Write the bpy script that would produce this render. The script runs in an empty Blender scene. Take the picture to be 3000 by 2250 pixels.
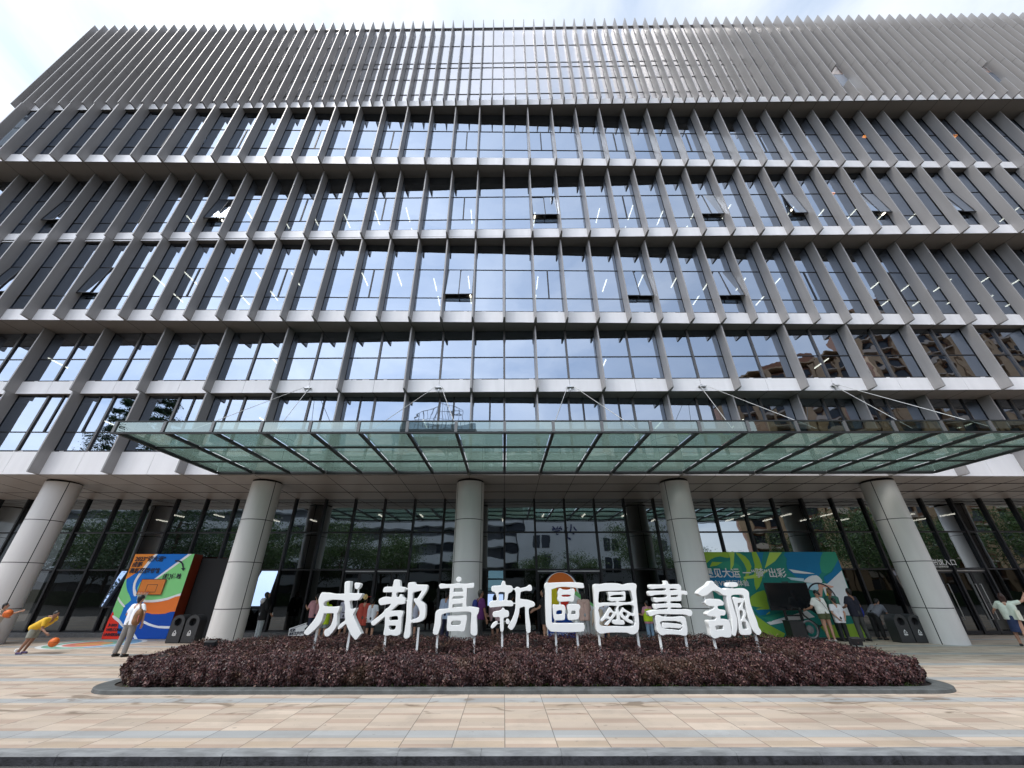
import bpy, bmesh, math, random
import numpy as np
from mathutils import Vector, Matrix
random.seed(7)
rng = np.random.default_rng(7)
R = math.radians
C = bpy.context.scene.collection
SC = bpy.context.scene

# ---------------------------------------------------------------- camera
cam_d = bpy.data.cameras.new('camera')
cam = bpy.data.objects.new('camera', cam_d); C.objects.link(cam); SC.camera = cam
PITCH, ROLL = 0.4842, -0.0013
fw = Vector((0, math.cos(PITCH), math.sin(PITCH))); rt = Vector((1, 0, 0)); up = rt.cross(fw)
r2 = rt*math.cos(ROLL) + up*math.sin(ROLL); u2 = up*math.cos(ROLL) - rt*math.sin(ROLL)
mw = Matrix((r2, u2, -fw)).transposed().to_4x4(); mw.translation = Vector((-0.03, 0, 1.72))
cam.matrix_world = mw
cam_d.sensor_width = 36; cam_d.lens = 1137.13/3000*36; cam_d.shift_x = 24.6/3000
cam_d.clip_start = 0.05; cam_d.clip_end = 3000

# ---------------------------------------------------------------- sky and sun
SUN_EL, SUN_AZ = R(60), R(240)          # azimuth clockwise from +Y: behind the camera, to its left
w = bpy.data.worlds.new('World'); SC.world = w; w.use_nodes = True
nt = w.node_tree; N = nt.nodes; L = nt.links; N.clear()
out = N.new('ShaderNodeOutputWorld'); bg = N.new('ShaderNodeBackground')
sky = N.new('ShaderNodeTexSky'); sky.sky_type = 'NISHITA'; sky.sun_disc = False
sky.sun_elevation = SUN_EL; sky.sun_rotation = SUN_AZ; sky.air_density = 1.2; sky.dust_density = 2.5
tc = N.new('ShaderNodeTexCoord')
mp = N.new('ShaderNodeMapping'); mp.inputs['Scale'].default_value = (1.6, 1.6, 4.2)
n1 = N.new('ShaderNodeTexNoise'); n1.inputs['Scale'].default_value = 1.7; n1.inputs['Detail'].default_value = 7; n1.inputs['Roughness'].default_value = .55
n1.inputs['Distortion'].default_value = .6
cr = N.new('ShaderNodeValToRGB')
cr.color_ramp.elements[0].position = .30; cr.color_ramp.elements[0].color = (4.7, 5.6, 7.0, 1)
cr.color_ramp.elements[1].position = .72; cr.color_ramp.elements[1].color = (8.5, 8.8, 9.3, 1)
mx = N.new('ShaderNodeMix'); mx.data_type = 'RGBA'; mx.inputs[0].default_value = .88
L.new(tc.outputs['Generated'], mp.inputs['Vector']); L.new(mp.outputs[0], n1.inputs['Vector']); L.new(n1.outputs['Fac'], cr.inputs[0])
L.new(sky.outputs[0], mx.inputs[6]); L.new(cr.outputs[0], mx.inputs[7])
# broad soft glow added to the sky behind the camera to brighten the facade
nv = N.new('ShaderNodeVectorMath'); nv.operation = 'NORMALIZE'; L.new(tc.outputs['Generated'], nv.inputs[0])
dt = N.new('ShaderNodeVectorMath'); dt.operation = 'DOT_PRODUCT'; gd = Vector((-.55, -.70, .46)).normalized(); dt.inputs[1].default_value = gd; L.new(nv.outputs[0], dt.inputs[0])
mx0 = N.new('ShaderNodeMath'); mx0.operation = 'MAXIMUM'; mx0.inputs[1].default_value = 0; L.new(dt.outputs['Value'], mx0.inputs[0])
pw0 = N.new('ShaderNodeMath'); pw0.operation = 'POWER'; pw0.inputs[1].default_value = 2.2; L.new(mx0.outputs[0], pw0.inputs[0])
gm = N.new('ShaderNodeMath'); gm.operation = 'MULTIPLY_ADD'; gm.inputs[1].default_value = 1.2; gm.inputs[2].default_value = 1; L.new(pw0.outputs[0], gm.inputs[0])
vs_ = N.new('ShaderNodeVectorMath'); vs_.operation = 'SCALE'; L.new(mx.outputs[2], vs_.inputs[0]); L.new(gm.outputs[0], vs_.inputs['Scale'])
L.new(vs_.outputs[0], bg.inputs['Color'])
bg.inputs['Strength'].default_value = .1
L.new(bg.outputs[0], out.inputs['Surface'])
sd = bpy.data.lights.new('sun', 'SUN'); sd.energy = 1.8; sd.angle = R(20); sd.color = (1, .96, .9)
so = bpy.data.objects.new('sun', sd); C.objects.link(so)
sdir = Vector((math.sin(SUN_AZ)*math.cos(SUN_EL), math.cos(SUN_AZ)*math.cos(SUN_EL), math.sin(SUN_EL)))
so.rotation_euler = sdir.to_track_quat('Z', 'Y').to_euler()
SC.view_settings.view_transform = 'Standard'; SC.view_settings.look = 'None'
SC.view_settings.exposure = 0.55; SC.view_settings.gamma = 1
SC.render.engine = 'CYCLES'
SC.cycles.max_bounces = 8; SC.cycles.transparent_max_bounces = 12; SC.cycles.glossy_bounces = 5; SC.cycles.diffuse_bounces = 3
SC.cycles.caustics_reflective = False; SC.cycles.caustics_refractive = False
SC.cycles.use_denoising = True

# ---------------------------------------------------------------- materials
MATS = {}
def mat(name, col, rough=.5, metal=0, ns=0, na=.15, bump=0, bs=None, spec=.5, island=0, emit=0, stretch=None):
    """plain procedural material: colour modulated by noise (scale ns, amount na), optional bump"""
    if name in MATS: return MATS[name]
    m = bpy.data.materials.new(name); m.use_nodes = True; MATS[name] = m
    t = m.node_tree; b = t.nodes['Principled BSDF']
    b.inputs['Roughness'].default_value = rough; b.inputs['Metallic'].default_value = metal
    b.inputs['Specular IOR Level'].default_value = spec
    b.inputs['Base Color'].default_value = (*col, 1)
    co = None
    if ns or bump:
        tcn = t.nodes.new('ShaderNodeTexCoord'); co = tcn.outputs['Object']
        if stretch:
            mpn = t.nodes.new('ShaderNodeMapping'); mpn.inputs['Scale'].default_value = stretch
            t.links.new(co, mpn.inputs[0]); co = mpn.outputs[0]
    if ns:
        nn = t.nodes.new('ShaderNodeTexNoise'); nn.inputs['Scale'].default_value = ns; nn.inputs['Detail'].default_value = 5
        t.links.new(co, nn.inputs['Vector'])
        r = t.nodes.new('ShaderNodeValToRGB')
        r.color_ramp.elements[0].position = .3; r.color_ramp.elements[1].position = .7
        r.color_ramp.elements[0].color = (*[c*(1-na) for c in col], 1); r.color_ramp.elements[1].color = (*[min(1, c*(1+na)) for c in col], 1)
        t.links.new(nn.outputs['Fac'], r.inputs[0]); src = r.outputs[0]
        if island:
            g = t.nodes.new('ShaderNodeNewGeometry'); hs = t.nodes.new('ShaderNodeHueSaturation')
            ma = t.nodes.new('ShaderNodeMath'); ma.operation = 'MULTIPLY_ADD'; ma.inputs[1].default_value = island; ma.inputs[2].default_value = 1-island/2
            t.links.new(g.outputs['Random Per Island'], ma.inputs[0]); t.links.new(ma.outputs[0], hs.inputs['Value'])
            t.links.new(src, hs.inputs['Color']); src = hs.outputs[0]
        t.links.new(src, b.inputs['Base Color'])
    if bump:
        nb = t.nodes.new('ShaderNodeTexNoise'); nb.inputs['Scale'].default_value = bs or ns*4; nb.inputs['Detail'].default_value = 4
        bp = t.nodes.new('ShaderNodeBump'); bp.inputs['Strength'].default_value = bump; bp.inputs['Distance'].default_value = .02
        t.links.new(co, nb.inputs['Vector']); t.links.new(nb.outputs['Fac'], bp.inputs['Height']); t.links.new(bp.outputs[0], b.inputs['Normal'])
    if emit:
        b.inputs['Emission Color'].default_value = (*col, 1); b.inputs['Emission Strength'].default_value = emit
    return m

def glass(name, refl, trans, base=.45, edge=.5, wav=.25, wscale=1.1, tilt=.010, diffuse=None, dmix=0):
    """coated glazing: tinted mirror over a tinted see-through pane, gently rippled, each pane set a hair off true"""
    m = bpy.data.materials.new(name); m.use_nodes = True; MATS[name] = m
    t = m.node_tree; N = t.nodes; L = t.links; N.clear()
    o = N.new('ShaderNodeOutputMaterial'); gl = N.new('ShaderNodeBsdfGlossy'); tr = N.new('ShaderNodeBsdfTransparent'); mix = N.new('ShaderNodeMixShader')
    gl.inputs['Color'].default_value = (*refl, 1); gl.inputs['Roughness'].default_value = .012; tr.inputs['Color'].default_value = (*trans, 1)
    lw = N.new('ShaderNodeLayerWeight'); lw.inputs['Blend'].default_value = .5
    pw = N.new('ShaderNodeMath'); pw.operation = 'POWER'; pw.inputs[1].default_value = 3
    ma = N.new('ShaderNodeMath'); ma.operation = 'MULTIPLY_ADD'; ma.inputs[1].default_value = edge; ma.inputs[2].default_value = base; ma.use_clamp = True
    L.new(lw.outputs['Facing'], pw.inputs[0]); L.new(pw.outputs[0], ma.inputs[0]); L.new(ma.outputs[0], mix.inputs[0])
    geo = N.new('ShaderNodeNewGeometry'); oi = N.new('ShaderNodeObjectInfo')
    ad = N.new('ShaderNodeMath'); ad.operation = 'ADD'; wn = N.new('ShaderNodeTexWhiteNoise'); wn.noise_dimensions = '1D'
    L.new(geo.outputs['Random Per Island'], ad.inputs[0]); L.new(oi.outputs['Random'], ad.inputs[1]); L.new(ad.outputs[0], wn.inputs['W'])
    sb = N.new('ShaderNodeVectorMath'); sb.operation = 'SUBTRACT'; sb.inputs[1].default_value = (.5, .5, .5)
    sc = N.new('ShaderNodeVectorMath'); sc.operation = 'SCALE'; sc.inputs['Scale'].default_value = tilt
    av = N.new('ShaderNodeVectorMath'); av.operation = 'ADD'; nv = N.new('ShaderNodeVectorMath'); nv.operation = 'NORMALIZE'
    L.new(wn.outputs['Color'], sb.inputs[0]); L.new(sb.outputs[0], sc.inputs[0]); L.new(sc.outputs[0], av.inputs[0]); L.new(geo.outputs['Normal'], av.inputs[1]); L.new(av.outputs[0], nv.inputs[0])
    tcn = N.new('ShaderNodeTexCoord'); nz = N.new('ShaderNodeTexNoise'); nz.inputs['Scale'].default_value = wscale; nz.inputs['Detail'].default_value = 1.5
    bp = N.new('ShaderNodeBump'); bp.inputs['Strength'].default_value = wav; bp.inputs['Distance'].default_value = .02
    L.new(tcn.outputs['Object'], nz.inputs['Vector']); L.new(nz.outputs['Fac'], bp.inputs['Height']); L.new(nv.outputs[0], bp.inputs['Normal']); L.new(bp.outputs[0], gl.inputs['Normal'])
    back = tr.outputs[0]
    if diffuse:
        d = N.new('ShaderNodeBsdfDiffuse'); d.inputs['Color'].default_value = (*diffuse, 1)
        tl = N.new('ShaderNodeBsdfTranslucent'); tl.inputs['Color'].default_value = (*diffuse, 1)
        m2 = N.new('ShaderNodeMixShader'); m2.inputs[0].default_value = .6; L.new(d.outputs[0], m2.inputs[1]); L.new(tl.outputs[0], m2.inputs[2])
        m3 = N.new('ShaderNodeMixShader'); m3.inputs[0].default_value = dmix; L.new(tr.outputs[0], m3.inputs[1]); L.new(m2.outputs[0], m3.inputs[2]); back = m3.outputs[0]
    L.new(back, mix.inputs[1]); L.new(gl.outputs[0], mix.inputs[2]); L.new(mix.outputs[0], o.inputs['Surface'])
    return m

def emis(name, col, s):
    m = bpy.data.materials.new(name); m.use_nodes = True; MATS[name] = m
    t = m.node_tree; t.nodes.clear(); o = t.nodes.new('ShaderNodeOutputMaterial'); e = t.nodes.new('ShaderNodeEmission')
    e.inputs[0].default_value = (*col, 1); e.inputs[1].default_value = s; t.links.new(e.outputs[0], o.inputs[0]); return m

FIN = mat('fin_metal', (.31, .298, .295), .40, .15, ns=2.2, na=.10, stretch=(1, 1, .12))
WHITE = mat('white_panel', (.84, .825, .835), .36, 0, ns=3, na=.05, stretch=(1, 1, .15), island=.07)
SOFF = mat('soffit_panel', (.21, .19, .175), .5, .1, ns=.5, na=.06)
DARK = mat('dark_frame', (.022, .022, .026), .4, .2, ns=2, na=.2)
MULL = mat('mullion_grey', (.11, .105, .105), .4, .4, ns=2, na=.1)
STEEL = mat('canopy_steel', (.035, .036, .038), .45, .3, ns=2, na=.15)
STEELG = mat('canopy_grey', (.17, .17, .17), .4, .4, ns=2, na=.1)
JOINT = mat('joint_gap', (.008, .008, .01), .8)
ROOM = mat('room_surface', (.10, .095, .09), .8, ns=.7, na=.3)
GLASS = glass('coated_glass', (.50, .58, .71), (.30, .33, .34), base=.58, edge=.38)
GLASS_T = glass('fritted_glass', (.74, .74, .77), (.35, .35, .37), base=.62, edge=.2, wav=.06, tilt=.02, diffuse=(.72, .70, .70), dmix=.8)
GLASS_G = glass('ground_glass', (.72, .80, .86), (.13, .135, .135), base=.50, edge=.45, wav=.2, wscale=.9, tilt=.012)
GLASS_L = glass('door_glass', (.60, .66, .70), (.10, .10, .10), base=.13, edge=.6, wav=.16, wscale=.9, tilt=.012)
GLASS_F = glass('fascia_glass', (.45, .52, .50), (.32, .40, .37), base=.40, edge=.4, wav=.2)
GLASS_C = glass('canopy_glass', (.62, .72, .70), (.30, .46, .40), base=.26, edge=.5, wav=.2, diffuse=(.27, .41, .35), dmix=.6)
STRIP = emis('strip_light', (1, .95, .82), 5)
WARM = emis('warm_light', (1, .32, .06), 5)
PURE = mat('white_letter_paint', (.88, .90, .89), .3, ns=1.5, na=.02)
CHROME = mat('brushed_steel', (.55, .55, .55), .3, .9, ns=3, na=.1)
BLACK = mat('matt_black', (.018, .018, .02), .5, ns=3, na=.2)

# ---------------------------------------------------------------- helpers
class MB:
    """collects shapes and links them as ONE mesh object"""
    def __init__(s): s.v = []; s.f = []; s.m = []
    def add(s, vs, fs, m=0):
        o = len(s.v); s.v += [tuple(v) for v in vs]; s.f += [tuple(o+i for i in f) for f in fs]; s.m += [m]*len(fs); return s
    def hexa(s, p, m=0):   # p: bottom 4 (ccw seen from above), top 4
        return s.add(p, [(3, 2, 1, 0), (4, 5, 6, 7), (0, 1, 5, 4), (1, 2, 6, 5), (2, 3, 7, 6), (3, 0, 4, 7)], m)
    def box(s, x0, x1, y0, y1, z0, z1, m=0):
        return s.hexa([(x0, y0, z0), (x1, y0, z0), (x1, y1, z0), (x0, y1, z0), (x0, y0, z1), (x1, y0, z1), (x1, y1, z1), (x0, y1, z1)], m)
    def slope(s, P, x0, x1, d0, d1, z0, z1, m=0):   # a box following the wall line y = P(x)
        return s.hexa([(x0, P(x0)+d0, z0), (x1, P(x1)+d0, z0), (x1, P(x1)+d1, z0), (x0, P(x0)+d1, z0),
                       (x0, P(x0)+d0, z1), (x1, P(x1)+d0, z1), (x1, P(x1)+d1, z1), (x0, P(x0)+d1, z1)], m)
    def quad(s, a, b, c, d, m=0): return s.add([a, b, c, d], [(0, 1, 2, 3)], m)
    def prism(s, poly, y0, y1, m=0):   # poly of (x, z), extruded along y
        n = len(poly)
        ar = sum(poly[i][0]*poly[(i+1) % n][1]-poly[(i+1) % n][0]*poly[i][1] for i in range(n))
        if ar < 0: poly = poly[::-1]
        vs = [(x, y0, z) for x, z in poly]+[(x, y1, z) for x, z in poly]
        return s.add(vs, [tuple(range(n)), tuple(range(2*n-1, n-1, -1))]+[(i, n+i, n+(i+1) % n, (i+1) % n) for i in range(n)], m)
    def frus(s, p0, p1, r0, r1, n=10, m=0, flat=1.0, ax=None):
        p0 = Vector(p0); p1 = Vector(p1); d = (p1-p0).normalized()
        a = Vector(ax) if ax else (Vector((1, 0, 0)) if abs(d.x) < .8 else Vector((0, 1, 0)))
        a = (a-d*a.dot(d)).normalized(); b = d.cross(a)
        vs = []
        for p, r in ((p0, r0), (p1, r1)):
            for i in range(n):
                t = 2*math.pi*i/n; vs.append(p+a*(r*math.cos(t))+b*(r*flat*math.sin(t)))
        return s.add(vs, [tuple(range(n-1, -1, -1)), tuple(range(n, 2*n))]+[(i, (i+1) % n, n+(i+1) % n, n+i) for i in range(n)], m)
    def ell(s, c, r, M=None, n=12, m=0):
        c = Vector(c); k = n//2; vs = []
        if not hasattr(r, '__len__'): r = (r, r, r)
        for i in range(1, k):
            ph = math.pi*i/k
            for j in range(n):
                t = 2*math.pi*j/n; v = Vector((r[0]*math.sin(ph)*math.cos(t), r[1]*math.sin(ph)*math.sin(t), r[2]*math.cos(ph)))
                vs.append(c+(M @ v if M else v))
        for z in (r[2], -r[2]): vs.append(c+(M @ Vector((0, 0, z)) if M else Vector((0, 0, z))))
        T = len(vs)-2; B = T+1; fs = []
        for i in range(k-2):
            for j in range(n):
                a = i*n+j; b = i*n+(j+1) % n; fs.append((a, a+n, b+n, b))
        for j in range(n): fs.append((T, j, (j+1) % n)); fs.append((B, (k-2)*n+(j+1) % n, (k-2)*n+j))
        return s.add(vs, fs, m)
    def caps(s, p0, p1, r0, r1, n=10, m=0):
        return s.frus(p0, p1, r0, r1, n, m).ell(p0, r0, n=n, m=m).ell(p1, r1, n=n, m=m)
    def tube(s, pts, r, n=8, m=0):
        for a, b in zip(pts[:-1], pts[1:]): s.frus(a, b, r, r, n, m)
        for p in pts[1:-1]: s.ell(p, r, n=n, m=m)
        return s
    def mesh(s, name, mats, smooth=False):
        me = bpy.data.meshes.new(name); me.from_pydata(s.v, [], s.f)
        for mm in (mats if isinstance(mats, (list, tuple)) else [mats]): me.materials.append(mm)
        me.polygons.foreach_set('material_index', s.m)
        if smooth: me.polygons.foreach_set('use_smooth', [True]*len(s.f))
        me.update(); return me
    def build(s, name, mats, parent=None, smooth=False, loc=(0, 0, 0), rz=0, label=None):
        o = bpy.data.objects.new(name, s.mesh(name, mats, smooth)); C.objects.link(o)
        o.location = loc; o.rotation_euler = (0, 0, rz)
        if parent: o.parent = parent
        if label: o['label'] = label
        return o
def empty(name, loc=(0, 0, 0), rz=0):
    o = bpy.data.objects.new(name, None); C.objects.link(o); o.location = loc; o.rotation_euler = (0, 0, rz); o.empty_display_size = .2; return o
def tag(o, label=None, cat=None, group=None, kind=None):
    if label: o['label'] = label
    if cat: o['category'] = cat
    if group: o['group'] = group
    if kind: o['kind'] = kind
    return o
def thing(name, label, cat, loc=(0, 0, 0), rz=0, group=None): return tag(empty(name, loc, rz), label, cat, group)
def copy_tree(o, parent=None):
    c = o.copy(); C.objects.link(c)
    if parent: c.parent = parent
    for ch in list(o.children): copy_tree(ch, c)
    return c
def baked(o, mods):
    """apply modifiers and return the resulting mesh"""
    for t, kw in mods:
        md = o.modifiers.new(t, t)
        for k, v in kw.items(): setattr(md, k, v)
    dg = bpy.context.evaluated_depsgraph_get(); dg.update()
    me = bpy.data.meshes.new_from_object(o.evaluated_get(dg)); return me
def blob(name, mb, m, parent, vox=.012, smooth=2):
    """one continuous surface grown over overlapping limbs"""
    o = mb.build('tmp', m); me = baked(o, [('REMESH', dict(mode='VOXEL', voxel_size=vox)), ('SMOOTH', dict(iterations=smooth, factor=.5))])
    bpy.data.objects.remove(o); me.name = name
    me.polygons.foreach_set('use_smooth', [True]*len(me.polygons))
    me.materials.clear(); me.materials.append(m)
    q = bpy.data.objects.new(name, me); C.objects.link(q); q.parent = parent; return q
def text(name, s, size, m, parent, loc, rot=(R(90), 0, 0), bold=0, ext=.002, align='LEFT', sx=1, label=None):
    cu = bpy.data.curves.new(name, 'FONT'); cu.body = s; cu.size = size; cu.offset = bold; cu.extrude = ext; cu.align_x = align; cu.resolution_u = 3
    o = bpy.data.objects.new('tmp', cu); C.objects.link(o)
    dg = bpy.context.evaluated_depsgraph_get(); dg.update()
    me = bpy.data.meshes.new_from_object(o.evaluated_get(dg)); bpy.data.objects.remove(o); bpy.data.curves.remove(cu)
    me.name = name; me.materials.clear(); me.materials.append(m)
    q = bpy.data.objects.new(name, me); C.objects.link(q); q.location = loc; q.rotation_euler = rot; q.scale = (sx, 1, 1)
    if parent: q.parent = parent
    if label: q['label'] = label
    return q
GLYPHS = {
 'a': [[(-4.181,1.629),(-4.214,1.523),(-4.207,1.458),(-4.162,1.33),(-4.183,1.219),(-4.23,1.102),(-4.299,1.009),(-4.394,0.879),(-4.372,0.841),(-4.327,0.82),(-4.283,0.826),(-4.201,0.894),(-4.113,0.986),(-4.061,1.078),(-4.041,1.195),(-4.029,1.223),(-3.838,1.23),(-3.813,1.195),(-3.812,1.125),(-3.831,1.016),(-3.865,0.962),(-3.936,0.917),(-3.957,0.886),(-3.95,0.848),(-3.921,0.803),(-3.874,0.794),(-3.833,0.811),(-3.767,0.879),(-3.716,0.985),(-3.72,1.093),(-3.74,1.218),(-3.719,1.274),(-3.718,1.361),(-3.845,1.353),(-4.039,1.358),(-4.071,1.378),(-4.087,1.41),(-4.076,1.442),(-4.018,1.474),(-3.911,1.494),(-3.658,1.482),(-3.619,1.425),(-3.583,1.329),(-3.571,1.218),(-3.546,1.132),(-3.553,1.078),(-3.633,1.024),(-3.671,0.962),(-3.665,0.932),(-3.642,0.928),(-3.585,0.962),(-3.511,1.024),(-3.47,0.97),(-3.374,0.84),(-3.32,0.788),(-3.238,0.731),(-3.172,0.81),(-3.141,0.84),(-3.166,0.878),(-3.297,1.062),(-3.384,1.195),(-3.366,1.25),(-3.339,1.329),(-3.413,1.305),(-3.456,1.313),(-3.481,1.377),(-3.499,1.474),(-3.343,1.48),(-3.285,1.522),(-3.261,1.571),(-3.263,1.612),(-3.479,1.619),(-3.531,1.624),(-3.553,1.719),(-3.561,1.836),(-3.58,1.866),(-3.664,1.858),(-3.685,1.82),(-3.678,1.745),(-3.66,1.637),(-3.674,1.612),(-3.897,1.608),(-4.051,1.633),(-4.126,1.633)],[(-3.457,1.811),(-3.433,1.836),(-3.335,1.815),(-3.327,1.769),(-3.356,1.719),(-3.41,1.705),(-3.442,1.753)],[(-3.391,1.715),(-3.367,1.715),(-3.355,1.614),(-3.383,1.614)]],
 'b': [[(-2.555,1.89),(-2.57,1.785),(-2.584,1.752),(-2.706,1.752),(-2.769,1.731),(-2.782,1.677),(-2.756,1.64),(-2.588,1.642),(-2.571,1.619),(-2.568,1.562),(-2.593,1.54),(-2.725,1.548),(-2.822,1.517),(-2.854,1.481),(-2.848,1.44),(-2.803,1.388),(-2.73,1.392),(-2.585,1.412),(-2.569,1.396),(-2.638,1.324),(-2.673,1.312),(-2.727,1.241),(-2.8,1.178),(-2.947,1.069),(-2.956,1.038),(-2.937,1.008),(-2.899,0.994),(-2.857,1.015),(-2.752,1.1),(-2.679,1.158),(-2.665,1.139),(-2.649,0.984),(-2.656,0.84),(-2.639,0.817),(-2.584,0.806),(-2.505,0.82),(-2.432,0.809),(-2.36,0.805),(-2.309,0.824),(-2.29,0.847),(-2.288,0.945),(-2.298,1.139),(-2.291,1.268),(-2.53,1.274),(-2.516,1.304),(-2.433,1.376),(-2.399,1.398),(-2.271,1.412),(-2.263,1.456),(-2.256,1.513),(-2.315,1.545),(-2.339,1.586),(-2.386,1.594),(-2.408,1.545),(-2.455,1.545),(-2.473,1.578),(-2.473,1.619),(-2.448,1.642),(-2.318,1.644),(-2.294,1.685),(-2.296,1.735),(-2.387,1.751),(-2.41,1.785),(-2.424,1.86),(-2.461,1.892)],[(-2.564,1.151),(-2.516,1.166),(-2.394,1.174),(-2.377,1.096),(-2.47,1.094),(-2.556,1.092)],[(-2.556,0.992),(-2.493,0.995),(-2.411,0.992),(-2.406,0.953),(-2.429,0.919),(-2.481,0.908),(-2.538,0.927),(-2.555,0.953)],[(-2.225,1.818),(-2.229,1.768),(-2.219,1.676),(-2.207,1.537),(-2.212,1.376),(-2.194,1.138),(-2.198,0.945),(-2.208,0.801),(-2.185,0.76),(-2.14,0.753),(-2.098,0.771),(-2.071,0.816),(-2.073,0.915),(-2.078,1.041),(-2.002,1.045),(-1.895,1.06),(-1.825,1.091),(-1.784,1.138),(-1.775,1.232),(-1.785,1.343),(-1.81,1.407),(-1.908,1.472),(-1.894,1.512),(-1.796,1.659),(-1.776,1.751),(-1.798,1.784),(-1.846,1.792),(-2.054,1.801),(-2.086,1.843),(-2.153,1.843),(-2.199,1.839)],[(-2.097,1.631),(-1.965,1.664),(-1.904,1.664),(-1.987,1.52),(-2.043,1.516),(-2.063,1.488),(-2.023,1.423),(-1.951,1.351),(-1.911,1.264),(-1.908,1.193),(-1.948,1.138),(-2.053,1.103),(-2.085,1.099),(-2.089,1.217),(-2.097,1.415),(-2.096,1.537)],[(-2.304,1.726),(-2.222,1.726),(-2.219,1.695),(-2.3,1.695)],[(-2.266,1.484),(-2.208,1.484),(-2.207,1.456),(-2.263,1.456)]],
 'c': [[(-1.515,1.783),(-1.497,1.731),(-1.466,1.712),(-1.279,1.726),(-1.262,1.687),(-1.267,1.532),(-1.269,1.346),(-1.282,1.316),(-1.407,1.304),(-1.483,1.3),(-1.538,1.263),(-1.555,1.205),(-1.558,1.041),(-1.576,0.848),(-1.475,0.829),(-1.444,0.904),(-1.419,1.017),(-1.42,1.163),(-1.381,1.213),(-1.239,1.241),(-0.903,1.258),(-0.807,1.253),(-0.758,1.233),(-0.751,1.163),(-0.759,1),(-0.754,0.863),(-0.733,0.824),(-0.681,0.802),(-0.63,0.816),(-0.612,0.855),(-0.623,1.04),(-0.636,1.162),(-0.604,1.228),(-0.592,1.286),(-0.612,1.328),(-0.811,1.354),(-0.869,1.358),(-0.877,1.497),(-0.873,1.669),(-0.865,1.721),(-0.728,1.73),(-0.716,1.818),(-0.751,1.826),(-0.869,1.809),(-0.988,1.809),(-1.087,1.818),(-1.166,1.809),(-1.344,1.801),(-1.463,1.814)],[(-1.171,1.717),(-0.984,1.728),(-0.956,1.669),(-0.965,1.648),(-1.176,1.639)],[(-1.18,1.545),(-1.151,1.557),(-0.966,1.566),(-0.964,1.514),(-1.178,1.506),(-1.19,1.523)],[(-1.181,1.4),(-0.959,1.421),(-0.956,1.349),(-1.187,1.333)],[(-1.277,1.167),(-1.254,1.175),(-0.996,1.183),(-0.891,1.194),(-0.856,1.175),(-0.86,1.097),(-0.881,0.968),(-0.915,0.892),(-1.038,0.9),(-1.235,0.894),(-1.275,0.928),(-1.279,1.057)],[(-1.18,1.073),(-1.067,1.085),(-0.986,1.077),(-0.977,1.04),(-0.996,1.008),(-1.081,0.996),(-1.186,1.004)],[(-1.132,1.9),(-1.118,1.933),(-1.075,1.955),(-1.029,1.933),(-1.014,1.9),(-1.03,1.862),(-1.069,1.846),(-1.112,1.864)],[(-1.065,1.853),(-1.046,1.853),(-1.043,1.809),(-1.063,1.809)]],
 'd': [[(-0.064,1.858),(-0.092,1.79),(-0.111,1.774),(-0.28,1.764),(-0.313,1.732),(-0.312,1.683),(-0.288,1.654),(-0.241,1.641),(-0.208,1.592),(-0.193,1.478),(-0.295,1.466),(-0.35,1.438),(-0.363,1.381),(-0.344,1.341),(-0.275,1.341),(-0.018,1.361),(0.148,1.361),(0.176,1.381),(0.177,1.421),(0.14,1.469),(0.052,1.473),(0.057,1.534),(0.072,1.608),(0.142,1.645),(0.17,1.682),(0.171,1.732),(0.134,1.769),(0.021,1.782),(-0.002,1.849),(-0.031,1.866)],[(-0.143,1.637),(-0.017,1.637),(-0.008,1.6),(-0.013,1.534),(-0.027,1.478),(-0.138,1.47),(-0.143,1.551)],[(-0.064,1.329),(-0.1,1.281),(-0.238,1.258),(-0.278,1.222),(-0.273,1.175),(-0.246,1.153),(-0.136,1.152),(-0.118,1.12),(-0.113,0.981),(-0.104,0.89),(-0.077,0.871),(-0.046,0.89),(-0.035,0.951),(-0.041,1.058),(-0.027,1.136),(0.055,1.155),(0.082,1.191),(0.078,1.246),(0.056,1.273),(0.001,1.285),(-0.027,1.321)],[(-0.312,0.981),(-0.272,1.035),(-0.199,1.07),(-0.168,1.051),(-0.176,1.02),(-0.235,0.966),(-0.279,0.939),(-0.311,0.951)],[(0.014,1.081),(0.036,1.116),(0.073,1.109),(0.095,1.066),(0.081,1.027),(0.054,1.016),(0.022,1.035)],[(0.237,1.723),(0.222,1.682),(0.244,1.616),(0.238,1.485),(0.23,1.325),(0.201,1.214),(0.145,1.097),(0.063,0.981),(0.067,0.95),(0.116,0.912),(0.152,0.916),(0.216,0.989),(0.273,1.12),(0.312,1.245),(0.322,1.317),(0.369,1.341),(0.442,1.344),(0.448,1.214),(0.452,1.019),(0.466,0.881),(0.492,0.851),(0.537,0.862),(0.551,0.889),(0.551,1.019),(0.529,1.174),(0.531,1.313),(0.626,1.348),(0.664,1.38),(0.661,1.42),(0.621,1.453),(0.502,1.485),(0.354,1.502),(0.338,1.534),(0.347,1.616),(0.366,1.645),(0.479,1.669),(0.544,1.661),(0.601,1.673),(0.612,1.723),(0.595,1.773),(0.558,1.786),(0.51,1.756),(0.453,1.736),(0.349,1.719),(0.321,1.736),(0.275,1.744)],[(0.161,1.717),(0.232,1.717),(0.231,1.689),(0.161,1.689)],[(0.167,1.429),(0.237,1.429),(0.236,1.403),(0.167,1.403)],[(-0.091,1.035),(-0.19,1.027),(-0.19,1.012),(-0.091,1.02)],[(-0.041,1.074),(0.018,1.074),(0.018,1.058),(-0.041,1.058)],[(0.086,1.066),(0.127,1.066),(0.127,1.052),(0.086,1.052)]],
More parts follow.
